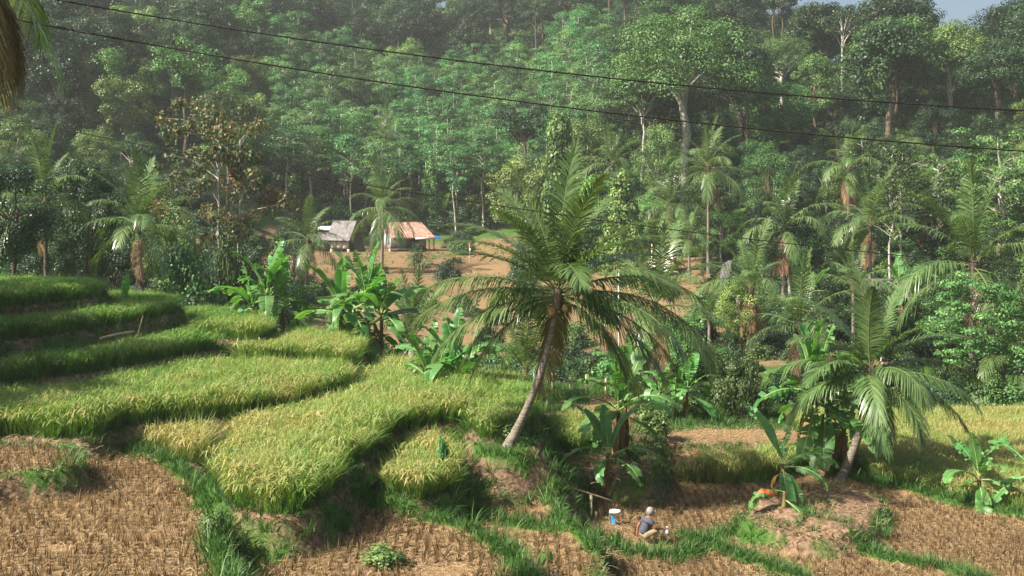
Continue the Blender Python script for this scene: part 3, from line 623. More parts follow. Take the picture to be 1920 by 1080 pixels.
# shade trees standing just outside the view, whose shadow falls on the upper terraces
for i, (x, y, hh) in enumerate([(-17.5, 26.5, 7.5), (-19.5, 30.5, 8.0), (-22, 35.0, 9)]):
    tree('shade_tree', ['leafy tree beside the lowest shaded terrace', 'leafy tree beside the middle shaded terrace', 'leafy tree beside the topmost shaded terrace'][i], x, y, hh, 'round', i, 'leaf_dark', 'bark_dark', fine=1.5)

def uv(x, y, z): return 960 + x / y * F, HZ - z / y * F
ZL = {'broad': 'dark dense-crowned forest tree on the hillside', 'round': 'rounded green tree in the hazy hillside forest', 'slim': 'thin pale-trunked plantation tree behind the houses', 'emergent': 'forest tree with high crown on a long bare trunk', 'mid': 'mid-height leafy tree at the valley edge below the forest', 'bush': 'b'}
ZG = {'broad': 'dark trees of the hillside forest', 'round': 'rounded trees of the hillside forest', 'slim': 'plantation trees behind the houses', 'emergent': 'long-trunked trees of the hillside forest', 'mid': 'leafy trees along the valley edge'}
cnt = {k: 0 for k in ZL}
LN = {'leaf_dark': 'dark', 'leaf_mid': 'mid green', 'leaf_light': 'light yellowish green', 'leaf_teal': 'bluish green', 'leaf_bright': 'vivid green'}
def look(kind, lf, bk, y):
    bkn = 'pale' if bk == 'bark_pale' else 'dark'
    if kind == 'mid': return '%s bushy tree with %s trunk among the palms below the forest' % (LN[lf], bkn)
    pl = 'low on the forested slope' if y < 170 else ('halfway up the forested slope' if y < 240 else 'high on the hazy forested slope')
    return '%s %s with %s trunk %s' % (LN[lf], {'broad': 'dense-crowned tree', 'round': 'rounded tree', 'emergent': 'long-stemmed high-crowned tree'}[kind], bkn, pl)
def blocked(x, y):
    if -36 < x < 1 and 98 < y < 143: return True
    if -17 < x < 22 and 46 < y < 100 and x < (y - 20) * .26: return True
    return False
# thin plantation
for _ in range(4000):
    y = rnd.uniform(143, 205); u = rnd.uniform(520, 1130); x = (u - 960) / F * y
    if cnt['slim'] >= 190: break
    if blocked(x, y) or not far_enough(x, y, 3.6): continue
    tree('plantation_tree', ZL['slim'], x, y, rnd.uniform(10.5, 15), 'slim', rnd.randrange(4), 'leaf_teal', 'bark_pale', ZG['slim'], rnd.uniform(1.0, 1.45)); taken.append((x, y, 3.6)); cnt['slim'] += 1
# valley edge trees, leaving the palms in view
PV = [(1228, 580, 44), (1408, 545, 58), (578, 452, 90), (718, 392, 110), (1328, 318, 92), (1255, 385, 94), (1472, 430, 76), (1592, 318, 100), (1632, 425, 72), (1735, 400, 84), (1825, 500, 52), (262, 430, 50), (1292, 448, 86), (1440, 330, 108), (1165, 400, 92), (412, 330, 58), (1690, 330, 80)]
for _ in range(3000):
    y = rnd.uniform(52, 125); u = rnd.choice([rnd.uniform(-60, 560), rnd.uniform(1170, 1990), rnd.uniform(1170, 1990)]); x = (u - 960) / F * y
    if cnt['mid'] >= 130: break
    if blocked(x, y) or not far_enough(x, y, 5.2): continue
    hh = rnd.uniform(4.0, 7.5) * (0.8 + y / 250)
    tv = uv(x, y, ground_z(x, y) + hh)[1]
    if any(y < Yp and abs(u - up_) < 3.2 * F / Yp + 2.2 * F / y and tv < vp + 2.5 * F / Yp for up_, vp, Yp in PV): continue
    lf = rnd.choice(['leaf_dark', 'leaf_dark', 'leaf_mid']) if u < 500 else rnd.choice(['leaf_mid', 'leaf_dark', 'leaf_light', 'leaf_dark'])
    bk = rnd.choice(['bark_pale', 'bark_dark', 'bark_dark'])
    tree('valley_tree', look('mid', lf, bk, y), x, y, hh, 'round', rnd.randrange(3), lf, bk, ZG['mid'], hh / 11.6 * rnd.uniform(.9, 1.3), 1.4); taken.append((x, y, 4.4)); cnt['mid'] += 1
# hillside forest
for _ in range(9000):
    y = 105 + 225 * rnd.random() ** .8; u = rnd.uniform(-90, 2010); x = (u - 960) / F * y
    if blocked(x, y): continue
    z = ground_z(x, y); uu, vv = uv(x, y, z + 16)
    if vv < -170: continue
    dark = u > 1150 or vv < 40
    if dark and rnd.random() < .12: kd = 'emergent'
    elif dark: kd = 'broad' if rnd.random() < .8 else 'round'
    else: kd = 'round' if rnd.random() < .78 else ('broad' if rnd.random() < .6 else 'emergent')
    if u > 1610 and vv < 60: kd = 'broad' if y < 165 else 'round'
    sp = {'broad': 9.0, 'round': 6.6, 'emergent': 6.5}[kd]
    if cnt[kd] >= 285 or not far_enough(x, y, sp): continue
    hh = {'broad': rnd.uniform(13, 20), 'round': rnd.uniform(8.5, 14), 'emergent': rnd.uniform(16, 22)}[kd]
    if u > 1600: hh *= 1.0
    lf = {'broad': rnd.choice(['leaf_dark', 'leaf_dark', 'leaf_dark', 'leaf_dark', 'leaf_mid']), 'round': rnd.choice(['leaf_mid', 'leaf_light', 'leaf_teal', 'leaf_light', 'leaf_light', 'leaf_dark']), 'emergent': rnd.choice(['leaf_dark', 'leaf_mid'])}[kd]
    nm = {'broad': 'forest_tree', 'round': 'hillside_tree', 'emergent': 'tall_forest_tree'}[kd]
    bk = 'bark_pale' if rnd.random() < .12 else 'bark_dark'
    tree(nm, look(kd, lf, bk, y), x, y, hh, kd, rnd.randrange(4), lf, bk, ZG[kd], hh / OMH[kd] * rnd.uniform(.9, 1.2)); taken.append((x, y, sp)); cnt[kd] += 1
print('trees', cnt)
# weeds on the bare slope
X, Y = np.meshgrid(np.arange(-36, 24, .62), np.arange(58, 141, .62)); X = X.ravel() + R.uniform(-.3, .3, X.size); Y = Y.ravel() + R.uniform(-.3, .3, Y.size)
k = R.uniform(0, 1, len(X)) < np.clip(.22 + .45 * wav(X, Y, .30), 0, 1) * np.where(Y > 122, .25, 1); X, Y = X[k], Y[k]; n = len(X)
scatter('slope_weeds', np.stack([X, Y, H(X, Y) - .05], 1), upright(n, .25), R.uniform(.5, 1.5, n), R.integers(0, 5, n), R.normal(.1, .3, n), tall_p + gras_p, 'patchy weeds and dry grass on the bare slope below the houses')
# undergrowth
def bush_only(var, leaf, fine):
    tk, cr = tree_mesh('bush', 300 + var, fine); return cr.mesh('undergrowth_bush', [M[leaf]])
ub = [bush_only(0, 'leaf_dark', 1.3), bush_only(1, 'leaf_mid', 1.3), bush_only(2, 'leaf_dark', 1.3), bush_only(3, 'leaf_mid', 1.3)]
X, Y = np.meshgrid(np.arange(-130, 131, 2.1), np.arange(44, 300, 2.1)); X = X.ravel() + R.uniform(-1, 1, X.size); Y = Y.ravel() + R.uniform(-1, 1, Y.size)
k = (np.abs(X) < Y * .57 + 3)
bl = ((X > -36) & (X < 1) & (Y > 98) & (Y < 143)) | ((X > -17) & (X < 22) & (Y > 55) & (Y < 100) & (X < (Y - 20) * .26))
k &= (~bl) | (R.uniform(0, 1, len(X)) < np.where(Y < 99, .13, .08))
X, Y = X[k], Y[k]; n = len(X)
scatter('undergrowth', np.stack([X, Y, H(X, Y) - .3], 1), upright(n, .1), R.uniform(.5, 1.25, n) * np.where(Y < 60, .7, np.where(Y > 145, 1.9, 1)), R.integers(0, 4, n), R.normal(0, .1, n), ub, 'tangled green undergrowth beneath the hillside trees')

# ------------------------------------------------------------------ palms
def frond_mesh(seed, L, e0, bend, nl=60, ll=.8, hang=.45, wd=.018, dry=False, roll=0.0):
    r = np.random.default_rng(seed); mb = MB(); K = 22; s = np.linspace(0, 1, K)
    e = np.radians(e0 - bend * s ** 1.4); ds = L / (K - 1)
    sway = r.normal(0, .10)
    x = np.concatenate([[0], np.cumsum(np.cos(e[:-1]) * ds)]); z = np.concatenate([[0], np.cumsum(np.sin(e[:-1]) * ds)]); y = sway * L * s ** 2
    C = np.stack([x, y, z], 1); mb.tube(C, np.linspace(.028, .004, K) * L / 4, 5, .5, 1)
    for side in (-1, 1):
        q = np.sort(np.clip(np.linspace(.13, .995, nl) + r.normal(0, .004, nl), 0, 1)); i = q * (K - 1); i0 = np.minimum(i.astype(int), K - 2); fr = (i - i0)[:, None]
        p = C[i0] * (1 - fr) + C[i0 + 1] * fr; T = norm(C[i0 + 1] - C[i0])
        S = np.tile(np.array([0, 1., 0]) * side, (nl, 1)); N = norm(np.cross(T, S) * side)
        ang = np.radians(28 + 42 * q ** 1.5)[:, None] + r.normal(0, .08, (nl, 1))
        d = norm(S * np.cos(ang) + T * np.sin(ang) + N * (.28 - .1 * q[:, None] + r.normal(0, .06, (nl, 1))) + S * 0)
        ln_ = ll * (0.45 + .75 * np.sin(np.clip(q * .92 + .10, 0, 1) * math.pi) ** .7) * r.uniform(.85, 1.1, nl) * np.where(q > .93, .7, 1)
        g = np.array([0, 0, -1.]); st = np.array([0, .33, .68, 1.0])[None, :, None]
        hg = (hang * r.uniform(.7, 1.4, nl))[:, None, None]
        CC = p[:, None] + d[:, None] * st * ln_[:, None, None] * (1 - .25 * hg * st) + g * (st ** 2) * ln_[:, None, None] * hg
        W = norm(np.cross(d, N))[:, None] * (wd * np.array([.55, 1, .8, .12]))[None, :, None]
        mb.ribbons(CC, np.broadcast_to(W, CC.shape), np.clip(r.normal(.45, .2, nl) + .1 * q, 0, 1))
    return mb.mesh('frond', [M['frond_dry' if dry else 'frond'], M['rachis'] if not dry else M['frond_dry']])
FRONDS = {}
ELEV = [(84, 14), (70, 42), (52, 66), (34, 78), (14, 80), (-14, 62), (-48, 36)]
def shared_frond(k, v, dry=False):
    key = (k, v, dry)
    if key not in FRONDS:
        e, bd_ = ELEV[k]; FRONDS[key] = frond_mesh(500 + k * 10 + v, 4.0, e, bd_ * (1.0 if v == 0 else 1.25), 46, .85, .35 + .06 * k, .024, dry)
    return FRONDS[key]
def nut_mesh():
    mb = MB(); a = np.linspace(0, math.pi, 7); pts = np.stack([0 * a, 0 * a, -np.cos(a) * .13], 1); mb.tube(pts, np.sin(a) * .105 + .002, 8); return mb.mesh('coconut', [M['nut']], True)
M['nut'] = solid_mat('coconut_husk', (0.16, 0.10, 0.03), (0.30, 0.20, 0.06), 6, 0.6, .1)
NUT = nut_mesh()
def palm(label, base, top, fl, nf=20, tr=.13, near=0, dead=2, nuts=0, droop=1.0, seed=0, fronds=None, name='coconut_palm', dsc=1.0):
    r = random.Random(900 + seed); base = Vector(base); top = Vector(top); d = top - base
    o = thing(name, label, 'palm', base)
    k = 76 if near else 16; s = np.linspace(0, 1, k)
    bow = np.stack([d.x * s ** 1.0 , d.y * s, d.z * s], 1) + np.outer(np.sin(s * math.pi) * (.16 * d.x), [1, 0, 0]); bow[0, 2] -= .25
    rad = tr * (1 - .35 * s) * (1 + .7 * np.exp(-s * 14))
    if near: rad = rad * (1 + .07 * (np.arange(k) % 2) + .03 * np.sin(np.arange(k) * 1.7))
    mb = MB(); mb.tube(bow, rad, 10 if near else 7); link('trunk', mb.mesh('trunk', [M['bark_palm']], True), o)
    # fibrous heart where the leaf bases meet
    mb = MB(); hs = np.linspace(0, 1, 5); mb.tube(np.stack([0 * hs, 0 * hs, -.35 + hs * .8], 1), tr * np.array([.7, 1.25, 1.35, .9, .3]), 8); cb = link('crown_base', mb.mesh('crown_base', [M['bark_dark']], True), o, d)
    sc = fl / 4.0
    if fronds:
        for i, (az, e, bd_, lf) in enumerate(fronds):
            me = frond_mesh(seed * 100 + i, fl * lf, e, bd_, 92, fl * .205, .28 + .32 * (e < 30), .0205); link('frond', me, o, d + Vector((0, 0, .05 + .25 * max(0, e) / 90)), (0, 0, math.radians(az)))
    else:
        for i in range(nf):
            f = i / (nf - 1); kx = min(6, max(0, int((f ** .85) * 5.6 * droop + r.uniform(-.4, .4))))
            link('frond', shared_frond(kx, r.randrange(2)), o, d + Vector((0, 0, .30 - .35 * f)) * sc, (r.uniform(-.12, .12), r.uniform(-.12, .12), i * 2.39996 + r.uniform(-.25, .25)), sc * r.uniform(.82, 1.1))
    for i in range(dead): link('dry_frond', shared_frond(6, i % 2, True), o, d + Vector((0, 0, -.2)) * sc, (0, r.uniform(.1, .45), r.uniform(0, 6.28)), sc * dsc * r.uniform(.55, .8))
    for i in range(nuts):
        a = r.uniform(0, 6.28); link('coconut', NUT, cb, Vector((math.cos(a) * .24, math.sin(a) * .24, -.18 - r.uniform(0, .3))), (r.uniform(-.4, .4), r.uniform(-.4, .4), 0), r.uniform(.85, 1.15))
    return o
def palm_at(label, uc, vc, ub, Y, fl, vb=None, **kw):
    x = (ub - 960) / F * Y; z = ground_z(x, Y)
    if vb: z = -(vb - HZ) / F * Y
    return palm(label, (x, Y, z), P(uc, vc, Y), fl, **kw)
MAIN = [(80, 87, 8, 1.10), (190, 78, 24, 1.02), (15, 76, 28, 1.0), (300, 74, 30, .95), (130, 66, 40, 1.0), (50, 62, 44, 1.0), (220, 60, 48, .95), (165, 52, 58, 1.05), (345, 54, 56, 1.05), (275, 46, 96, .78), (100, 44, 64, 1.0),
        (195, 38, 64, 1.1), (25, 36, 66, 1.1), (320, 34, 76, 1.0), (172, 20, 56, 1.18), (358, 22, 66, 1.18), (130, 12, 70, 1.0), (60, 10, 70, 1.0), (335, 6, 70, 1.12), (190, -2, 62, 1.08), (5, -10, 58, 1.1), (178, -24, 52, .95), (352, -30, 50, .95), (95, -10, 60, .9), (183, 12, 58, 1.15), (168, -12, 60, 1.0), (2, 8, 62, 1.15), (345, -14, 56, 1.05), (20, -30, 46, .9), (205, 46, 60, 1.0), (335, 48, 58, 1.0)]
palm('tall leaning coconut palm with curved grey trunk growing from the grassy mound', P(953, 838, 27.2), P(1046, 558, 27.2), 3.65, tr=.11, near=1, dead=1, nuts=7, seed=1, fronds=MAIN)
RIGHT = [(95, 82, 16, 1.0), (230, 74, 28, .95), (20, 70, 36, .95), (150, 62, 46, 1.0), (320, 58, 56, .9), (60, 52, 56, .95), (195, 46, 68, 1.05), (352, 44, 66, 1.1), (110, 34, 70, .95), (215, 30, 80, 1.0), (175, 24, 78, 1.12), (10, 22, 66, 1.15), (290, 26, 96, .9), (335, 12, 72, 1.1), (245, 14, 90, .9), (185, 0, 70, 1.0), (352, -6, 60, 1.1), (130, 4, 70, .95), (40, 0, 66, .95), (305, -14, 66, .85), (265, -32, 48, .8)]
palm('low wide coconut palm beside the banana cluster on the dark soil mound', P(1570, 915, 32), P(1632, 706, 32), 3.25, tr=.15, near=1, dead=2, nuts=0, seed=2, fronds=RIGHT)
PALMS = [
 ('young trunkless coconut palm behind the leaning palm trunk', 985, 700, 985, 38, 3.1, dict(vb=718, nf=13, tr=.1, dead=0, droop=.62)),
 ('young coconut palm with upright fronds beside the tall banana clump', 772, 640, 772, 44, 2.9, dict(vb=655, nf=11, tr=.1, dead=0, droop=.55)),
 ('full coconut palm half hidden behind the leaning palm', 1228, 580, 1222, 44, 3.7, dict(nf=20, dead=1)),
 ('coconut palm with a brown skirt of dead fronds', 1408, 545, 1405, 58, 3.2, dict(vb=655, nf=15, dead=9, droop=.72, tr=.16)),
 ('coconut palm standing before the grey roofed hut', 578, 452, 572, 90, 3.6, dict(vb=560, nf=17, dead=4, tr=.17)),
 ('slim coconut palm in front of the red tiled house', 718, 392, 715, 110, 4.6, dict(vb=525, nf=19, dead=3, tr=.2)),
 ('distant coconut palm behind the grey roof', 652, 305, 652, 150, 4.6, dict(nf=16, dead=1, tr=.18)),
 ('distant coconut palm above the roof ridge gap', 722, 258, 722, 156, 4.8, dict(nf=16, dead=1, tr=.18)),
 ('tall thin-trunked coconut palm by the bamboo racks', 1328, 318, 1328, 92, 4.2, dict(vb=520, nf=19, dead=1, tr=.17)),
 ('coconut palm with yellowing lower fronds over the bamboo racks', 1255, 385, 1272, 94, 4.3, dict(vb=520, nf=16, dead=3, tr=.17)),
 ('coconut palm with spread fronds and thick dead leaf skirt near the tilted sheet', 1472, 430, 1468, 76, 4.0, dict(nf=16, dead=4, tr=.17)),
 ('coconut palm hung with long brown dead fronds under the dark forest', 1592, 318, 1590, 100, 4.3, dict(nf=17, dead=8, tr=.2)),
 ('coconut palm in the thicket above the hut', 1632, 425, 1630, 72, 3.8, dict(nf=15, dead=2)),
 ('small coconut palm deep in the feathery trees', 1735, 400, 1735, 84, 3.6, dict(nf=14, dead=1)),
 ('broad coconut palm arching over the feathery tiered tree', 1825, 500, 1820, 52, 4.2, dict(nf=19, dead=2, tr=.17)),
 ('coconut palm in shade at the yellowing field corner', 1880, 690, 1885, 46, 3.2, dict(nf=13, dead=1)),
 ('low coconut palm behind the low wide palm', 1500, 615, 1500, 47, 3.0, dict(nf=13, dead=1, droop=.8)),
 ('coconut palm tuft below the hut wall', 1600, 540, 1600, 58, 2.6, dict(nf=12, dead=0, droop=.7)),
 ('shaded coconut palm behind the second terrace', 262, 430, 262, 50, 3.0, dict(vb=535, nf=19, dead=2, tr=.15)),
 ('dark coconut palm in the trees behind the topmost terrace', 85, 385, 88, 52, 3.2, dict(nf=16, dead=1)),
 ('far coconut palm behind the climber column', 1148, 310, 1148, 110, 3.8, dict(nf=13, dead=1, droop=.75)),
 ('areca palm with short bushy leaves by the bamboo racks', 1292, 448, 1292, 86, 2.2, dict(vb=515, nf=18, dead=0, tr=.12, name='areca_palm')),
 ('small palm tuft beside the skirted palm', 1330, 600, 1330, 62, 2.4, dict(nf=12, dead=0, droop=.7)),
]
for i, (lb, uc, vc, ub_, Y, fl, kw) in enumerate(PALMS): palm_at(lb, uc, vc, ub_, Y, fl * 1.18, seed=10 + i, **kw)
# palm hanging into the top corner; dry brown fronds imitate fronds in shadow
palm('near coconut palm with brown hanging fronds above the power cables', (-8.7, 14.6, ground_z(-8.7, 14.6)), (-7.72, 14.6, 3.5), 2.2, tr=.13, near=1, dead=16, droop=1.2, nf=10, seed=77, dsc=1.25)

# ------------------------------------------------------------------ bananas
def banana_leaf(seed, L, W, e0, bend, torn=.1, fold=.35, dry=False, pet=.3):
    r = np.random.default_rng(seed); mb = MB(); K = 20; s = np.linspace(0, 1, K)
    e = np.radians(e0 - bend * s ** 1.5); tot = L + pet; ds = tot / (K - 1)
    x = np.concatenate([[0], np.cumsum(np.cos(e[:-1]) * ds)]); z = np.concatenate([[0], np.cumsum(np.sin(e[:-1]) * ds)]); y = r.normal(0, .08) * tot * s ** 2
    C = np.stack([x, y, z], 1); mb.tube(C, np.linspace(.032, .006, K), 5, .5, 1)
    n = 26; q = np.linspace(pet / tot, 1, n + 1); i = q * (K - 1); i0 = np.minimum(i.astype(int), K - 2); fr = (i - i0)[:, None]
    Pq = C[i0] * (1 - fr) + C[i0 + 1] * fr; T = norm(C[np.minimum(i0 + 1, K - 1)] - C[i0])
    t = np.linspace(0, 1, n + 1); wq = W * np.clip(np.sin(math.pi * np.clip(t * .93 + .05, 0, 1)), 0, 1) ** .55; wq[-1] = .01
    for side in (-1, 1):
        S = np.array([0, 1., 0]) * side; N = norm(np.cross(T, np.tile(S, (n + 1, 1))) * side)
        a0 = fold + .12 * np.sin(t * 9 + r.uniform(0, 6)) ; cut = 0.0
        for j in range(n):
            if r.random() < torn: cut = r.normal(-.25, .4) * (1 + torn)
            elif r.random() < .3: cut = cut * .4
            vs = []
            for jj in (j, j + 1):
                a = a0[jj] + cut; dn = S * math.cos(a) + N[jj] * math.sin(a); sw = T[jj] * .22
                m_ = Pq[jj] + (dn + sw) * wq[jj] * .5 + 0 * N[jj]; a2 = a - .35 - abs(cut) * .4; dn2 = S * math.cos(a2) + N[jj] * math.sin(a2)
                vs += [Pq[jj], m_, m_ + (dn2 + sw) * wq[jj] * .5]
            tv = float(np.clip(.45 + r.normal(0, .07), 0, 1)); ed = r.choice([0, 0, .15, .45]); mb.add(vs, [[0, 1, 4, 3], [1, 2, 5, 4]], np.array([tv, tv, tv + ed, tv, tv, tv + ed]), 0)
    return mb.mesh('leaf', [M['banana_dry' if dry else 'banana'], M['banana_rib'] if not dry else M['banana_dry']], True)
BL = {}
BE = [(82, 12), (68, 40), (52, 68), (34, 84), (14, 84), (-22, 52)]
def bleaf(k, v, dry=False):
    if (k, v, dry) not in BL:
        e, bd_ = BE[k]; BL[(k, v, dry)] = banana_leaf(700 + k * 7 + v, 2.0, .31 if not dry else .16, e, bd_ * (1 if v == 0 else 1.2), [.10, .25, .42][v % 3], .42 if k < 2 else .3, dry)
    return BL[(k, v, dry)]
def banana(label, base, stems, leafL, seed=0, dry=3, name='banana_plant', lean=0.0, expl=None):
    """stems: list of (dx, dy, height, leaves)"""
    r = random.Random(4000 + seed); base = Vector(base); o = thing(name, label, 'banana plant', base)
    for si, (dx, dy, hh, nl) in enumerate(stems):
        k = 7; s = np.linspace(0, 1, k); lx = lean * hh + r.uniform(-.06, .06) * hh; top = Vector((dx + lx, dy, hh))
        mb = MB(); mb.tube(np.stack([dx + lx * s ** 1.5, dy + 0 * s, -.3 + (hh + .35) * s], 1), np.linspace(.125, .06, k) * (leafL / 2.2) ** .5, 9); link('stem', mb.mesh('stem', [M['stem']], True), o)
        a0 = r.uniform(0, 6.28); sc = leafL / 2.0
        for i in range(nl):
            f = i / max(1, nl - 1); kx = min(5, int((f ** .75) * 5.4 + r.uniform(-.3, .6))); kx = max(0, kx)
            az = a0 + i * 2.39996 + r.uniform(-.3, .3); s_ = sc * r.uniform(.8, 1.12)
            if expl and si == 0 and i < len(expl): az, kx, s_ = math.radians(expl[i][0]), expl[i][1], sc * expl[i][2]
            link('leaf', bleaf(kx, r.randrange(3)), o, top + Vector((0, 0, .05 - .2 * f)), (r.uniform(-.15, .15), 0, az), s_)
        for i in range(dry if si == 0 else dry // 2):
            link('dry_leaf', bleaf(5, r.randrange(2), True), o, top + Vector((0, 0, -.25 - r.uniform(0, .3))), (0, r.uniform(.35, .8), r.uniform(0, 6.28)), sc * r.uniform(.45, .7))
    return o
def ban_at(label, u, v, Y, stems, L, **kw):
    p = P(u, v, Y); z = ground_z(p.x, p.y); return banana(label, (p.x, p.y, min(z, p.z + .5) if abs(z - p.z) < 1.2 else p.z), stems, L, **kw)
ban_at('wide banana clump at the end of the short rounded terrace', 500, 612, 41, [(0, 0, 1.5, 11), (.6, .3, 1.1, 9), (-.7, .3, .9, 8)], 2.0, seed=1)
ban_at('largest banana clump with upright pale leaves behind the rounded terraces', 680, 672, 39.5, [(0, 0, 2.7, 11), (-.9, .3, 2.2, 10), (.75, -.1, 2.1, 10), (.2, .6, 1.6, 7)], 2.15, seed=2, dry=5)
ban_at('dense low banana clump growing in the rice beside the leaning palm', 822, 738, 33.6, [(0, 0, .6, 9), (.4, .2, .8, 7), (-.4, .2, .5, 7), (.75, -.1, .35, 4)], 1.9, seed=3, dry=1)
ban_at('banana plant with one torn crown on top of the soil bank', 1160, 872, 31.2, [(0, 0, 1.45, 8), (.3, .3, 1.6, 6)], 1.9, seed=4, dry=4)
ban_at('young banana plant with broad fresh leaves below the soil bank', 1137, 962, 28.9, [(0, 0, 1.2, 7)], 1.5, seed=5, dry=2, expl=[(100, 0, .8), (150, 1, 1.0), (20, 1, 1.0), (195, 3, .95), (345, 3, 1.0), (300, 4, .9), (240, 4, .8)])
ban_at('banana plant with yellow-green stem behind the weedy heap', 1288, 765, 38.5, [(0, 0, 1.1, 9), (-.4, .1, .6, 4)], 1.55, seed=6, dry=1)
ban_at('small banana plant beside the weedy heap', 1236, 770, 38, [(0, 0, .8, 8)], 1.1, seed=7, dry=1)
ban_at('banana plant half hidden under the leaning palm fronds', 1190, 725, 41, [(0, 0, 1.0, 7)], 1.7, seed=8, dry=1)
ban_at('tall banana cluster with brown stems behind the low wide palm', 1530, 905, 32.8, [(0, 0, 2.3, 9), (.5, .3, 2.0, 8), (.9, .1, 1.7, 6), (-.1, .5, 2.5, 6)], 2.0, seed=9, dry=6)
ban_at('small banana plant with a few flat bright leaves on the soil mound', 1465, 985, 28.3, [(0, 0, 1.2, 7)], 1.5, seed=10, dry=3, expl=[(140, 1, 1.1), (60, 1, .7), (5, 3, 1.1), (330, 4, .9), (265, 5, 1.0), (290, 5, .7), (30, 3, .8)])
ban_at('dark banana plant in the yellowing field near the harvested corner', 1838, 935, 29.6, [(0, 0, .8, 9)], 1.35, seed=11, dry=1)
ban_at('banana plant at the edge of the yellowing field', 1932, 935, 29.0, [(0, 0, 1.2, 6)], 1.3, seed=12, dry=2)
ban_at('two-leaved young banana behind the second terrace', 232, 548, 40, [(0, 0, .15, 4)], 1.0, seed=13, dry=0)
ban_at('little banana plant behind the red tiled house', 832, 412, 146, [(0, 0, 1.5, 6)], 2.6, seed=14, dry=1)
ban_at('banana plant under the skirted palm thicket', 1525, 575, 60, [(0, 0, 1.0, 7)], 1.7, seed=15, dry=1)
ban_at('banana plant beside the hut wall', 1690, 590, 56, [(0, 0, 1.4, 7)], 2.0, seed=16, dry=1)
# cut banana trunk lying on the mound
o = banana('fallen banana plant with orange-red torn sheath on the soil mound', (*q2(1470, 962, -8.45), ground_z(*q2(1470, 962, -8.45)) + .12), [(0, 0, .25, 2)], 1.2, seed=30, dry=3, name='fallen_banana', expl=[(180, 4, .9), (310, 5, 1.15)])
M['sheath'] = solid_mat('orange_sheath', (0.48, 0.10, 0.04), (0.62, 0.18, 0.07), 5, .6, .1)
mb = MB(); s = np.linspace(0, 1, 6); mb.tube(np.stack([-.75 + .5 * s, 0 * s, .22 + .06 * np.sin(s * 3)], 1), .11 * np.array([.5, .9, 1, .95, .8, .5]), 8); q = link('torn_sheath', mb.mesh('sheath', [M['sheath']], True), o); q['label'] = 'orange-red torn banana sheath'
M['withered'] = leaf_mat('withered_leaf', [(0.50, 0.22, 0.03), (0.62, 0.30, 0.04), (0.70, 0.38, 0.06)], .3, .5, 0)
wl = bleaf(5, 0).copy(); wl.materials[0] = M['withered']
q = link('withered_leaf', wl, next(o_ for o_ in COL.objects if o_.get('label', '').startswith('small banana plant with a few flat')), (-.05, -.05, 1.0), (0, .2, math.radians(200)), .22); q['label'] = 'small orange-yellow withered leaf'
# small broad-leaved seedlings on the bunds
M['taro'] = leaf_mat('taro_leaf', [(0.03, 0.10, 0.02), (0.06, 0.19, 0.04), (0.12, 0.28, 0.06)], .3, .4, .2)
def taro_leaf():
    mb = MB(); s = np.linspace(0, 1, 7); mb.tube(np.stack([.05 * s, 0 * s, .25 * s], 1), .006, 4)
    C = np.stack([.05 + .05 * s, 0 * s, .22 + .30 * s], 1)[None]; wq = np.sin(np.clip(s * .9 + .08, 0, 1) * math.pi) ** .6 * .062
    mb.ribbons(C, np.stack([0 * s, wq, 0 * s], 1)[None], .5); return mb.mesh('taro_leaf', [M['taro']], True)
TL = taro_leaf()
TARO = [(560, 945, -7.2), (585, 950, -7.2), (605, 955, -7.2), (735, 955, -7.3), (880, 1010, -7.7), (905, 1015, -7.7), (765, 960, -7.3), (1150, 1066, -9), (1168, 1068, -9), (1205, 1074, -9), (1290, 1062, -9), (1262, 1072, -9), (1035, 1062, -7.8), (1010, 1075, -7.8), (860, 945, -7.5), (690, 945, -7.2)]
for i, (u, v, z) in enumerate(TARO):
    x, y = q2(u, v, z); o = thing('broad_leaf_seedling', 'small upright broad-leaved seedling on the grassy bund', 'seedling', (x, y, ground_z(x, y)), rnd.uniform(0, 6), 'broad-leaved seedlings along the bunds')
    for j in range(rnd.randint(2, 5)): link('leaf', TL, o, (rnd.uniform(-.12, .12), rnd.uniform(-.12, .12), 0), (rnd.uniform(-.3, .3), rnd.uniform(-.2, .35), rnd.uniform(0, 6.28)), rnd.uniform(.55, .95))
# leafy weeds
for u, v, z, hh, lb in [(830, 940, -7.4, 1.4, 'tall single-stemmed leafy weed in front of the small golden rice'), (130, 835, -5.9, .9, 'leafy weed bush at the rice edge above the earth block'), (430, 920, -6.7, .8, 'pale leafy weed on the bank below the broad rice'), (720, 1060, -7.2, .42, 'sprawling leafy weed on the stubble plot'), (400, 1010, -6.6, .5, 'low weed on the grassy bank'), (1225, 815, -8.0, 1.2, 'leafy weed over the straw heap'), (1300, 790, -8.6, .9, 'weed bush beside the banana with yellow-green stem'), (960, 870, -7.3, .7, 'weed tuft under the leaning palm base')]:
    x, y = q2(u, v, z); tall = hh > 1.3
    tree('leafy_weed', lb, x, y, hh, 'bush', 5, 'leaf_bright' if tall else 'leaf_mid', 'bark_dark', None, .14 if tall else (hh / 2.3 if hh > .45 else .34), .9, 'weed')

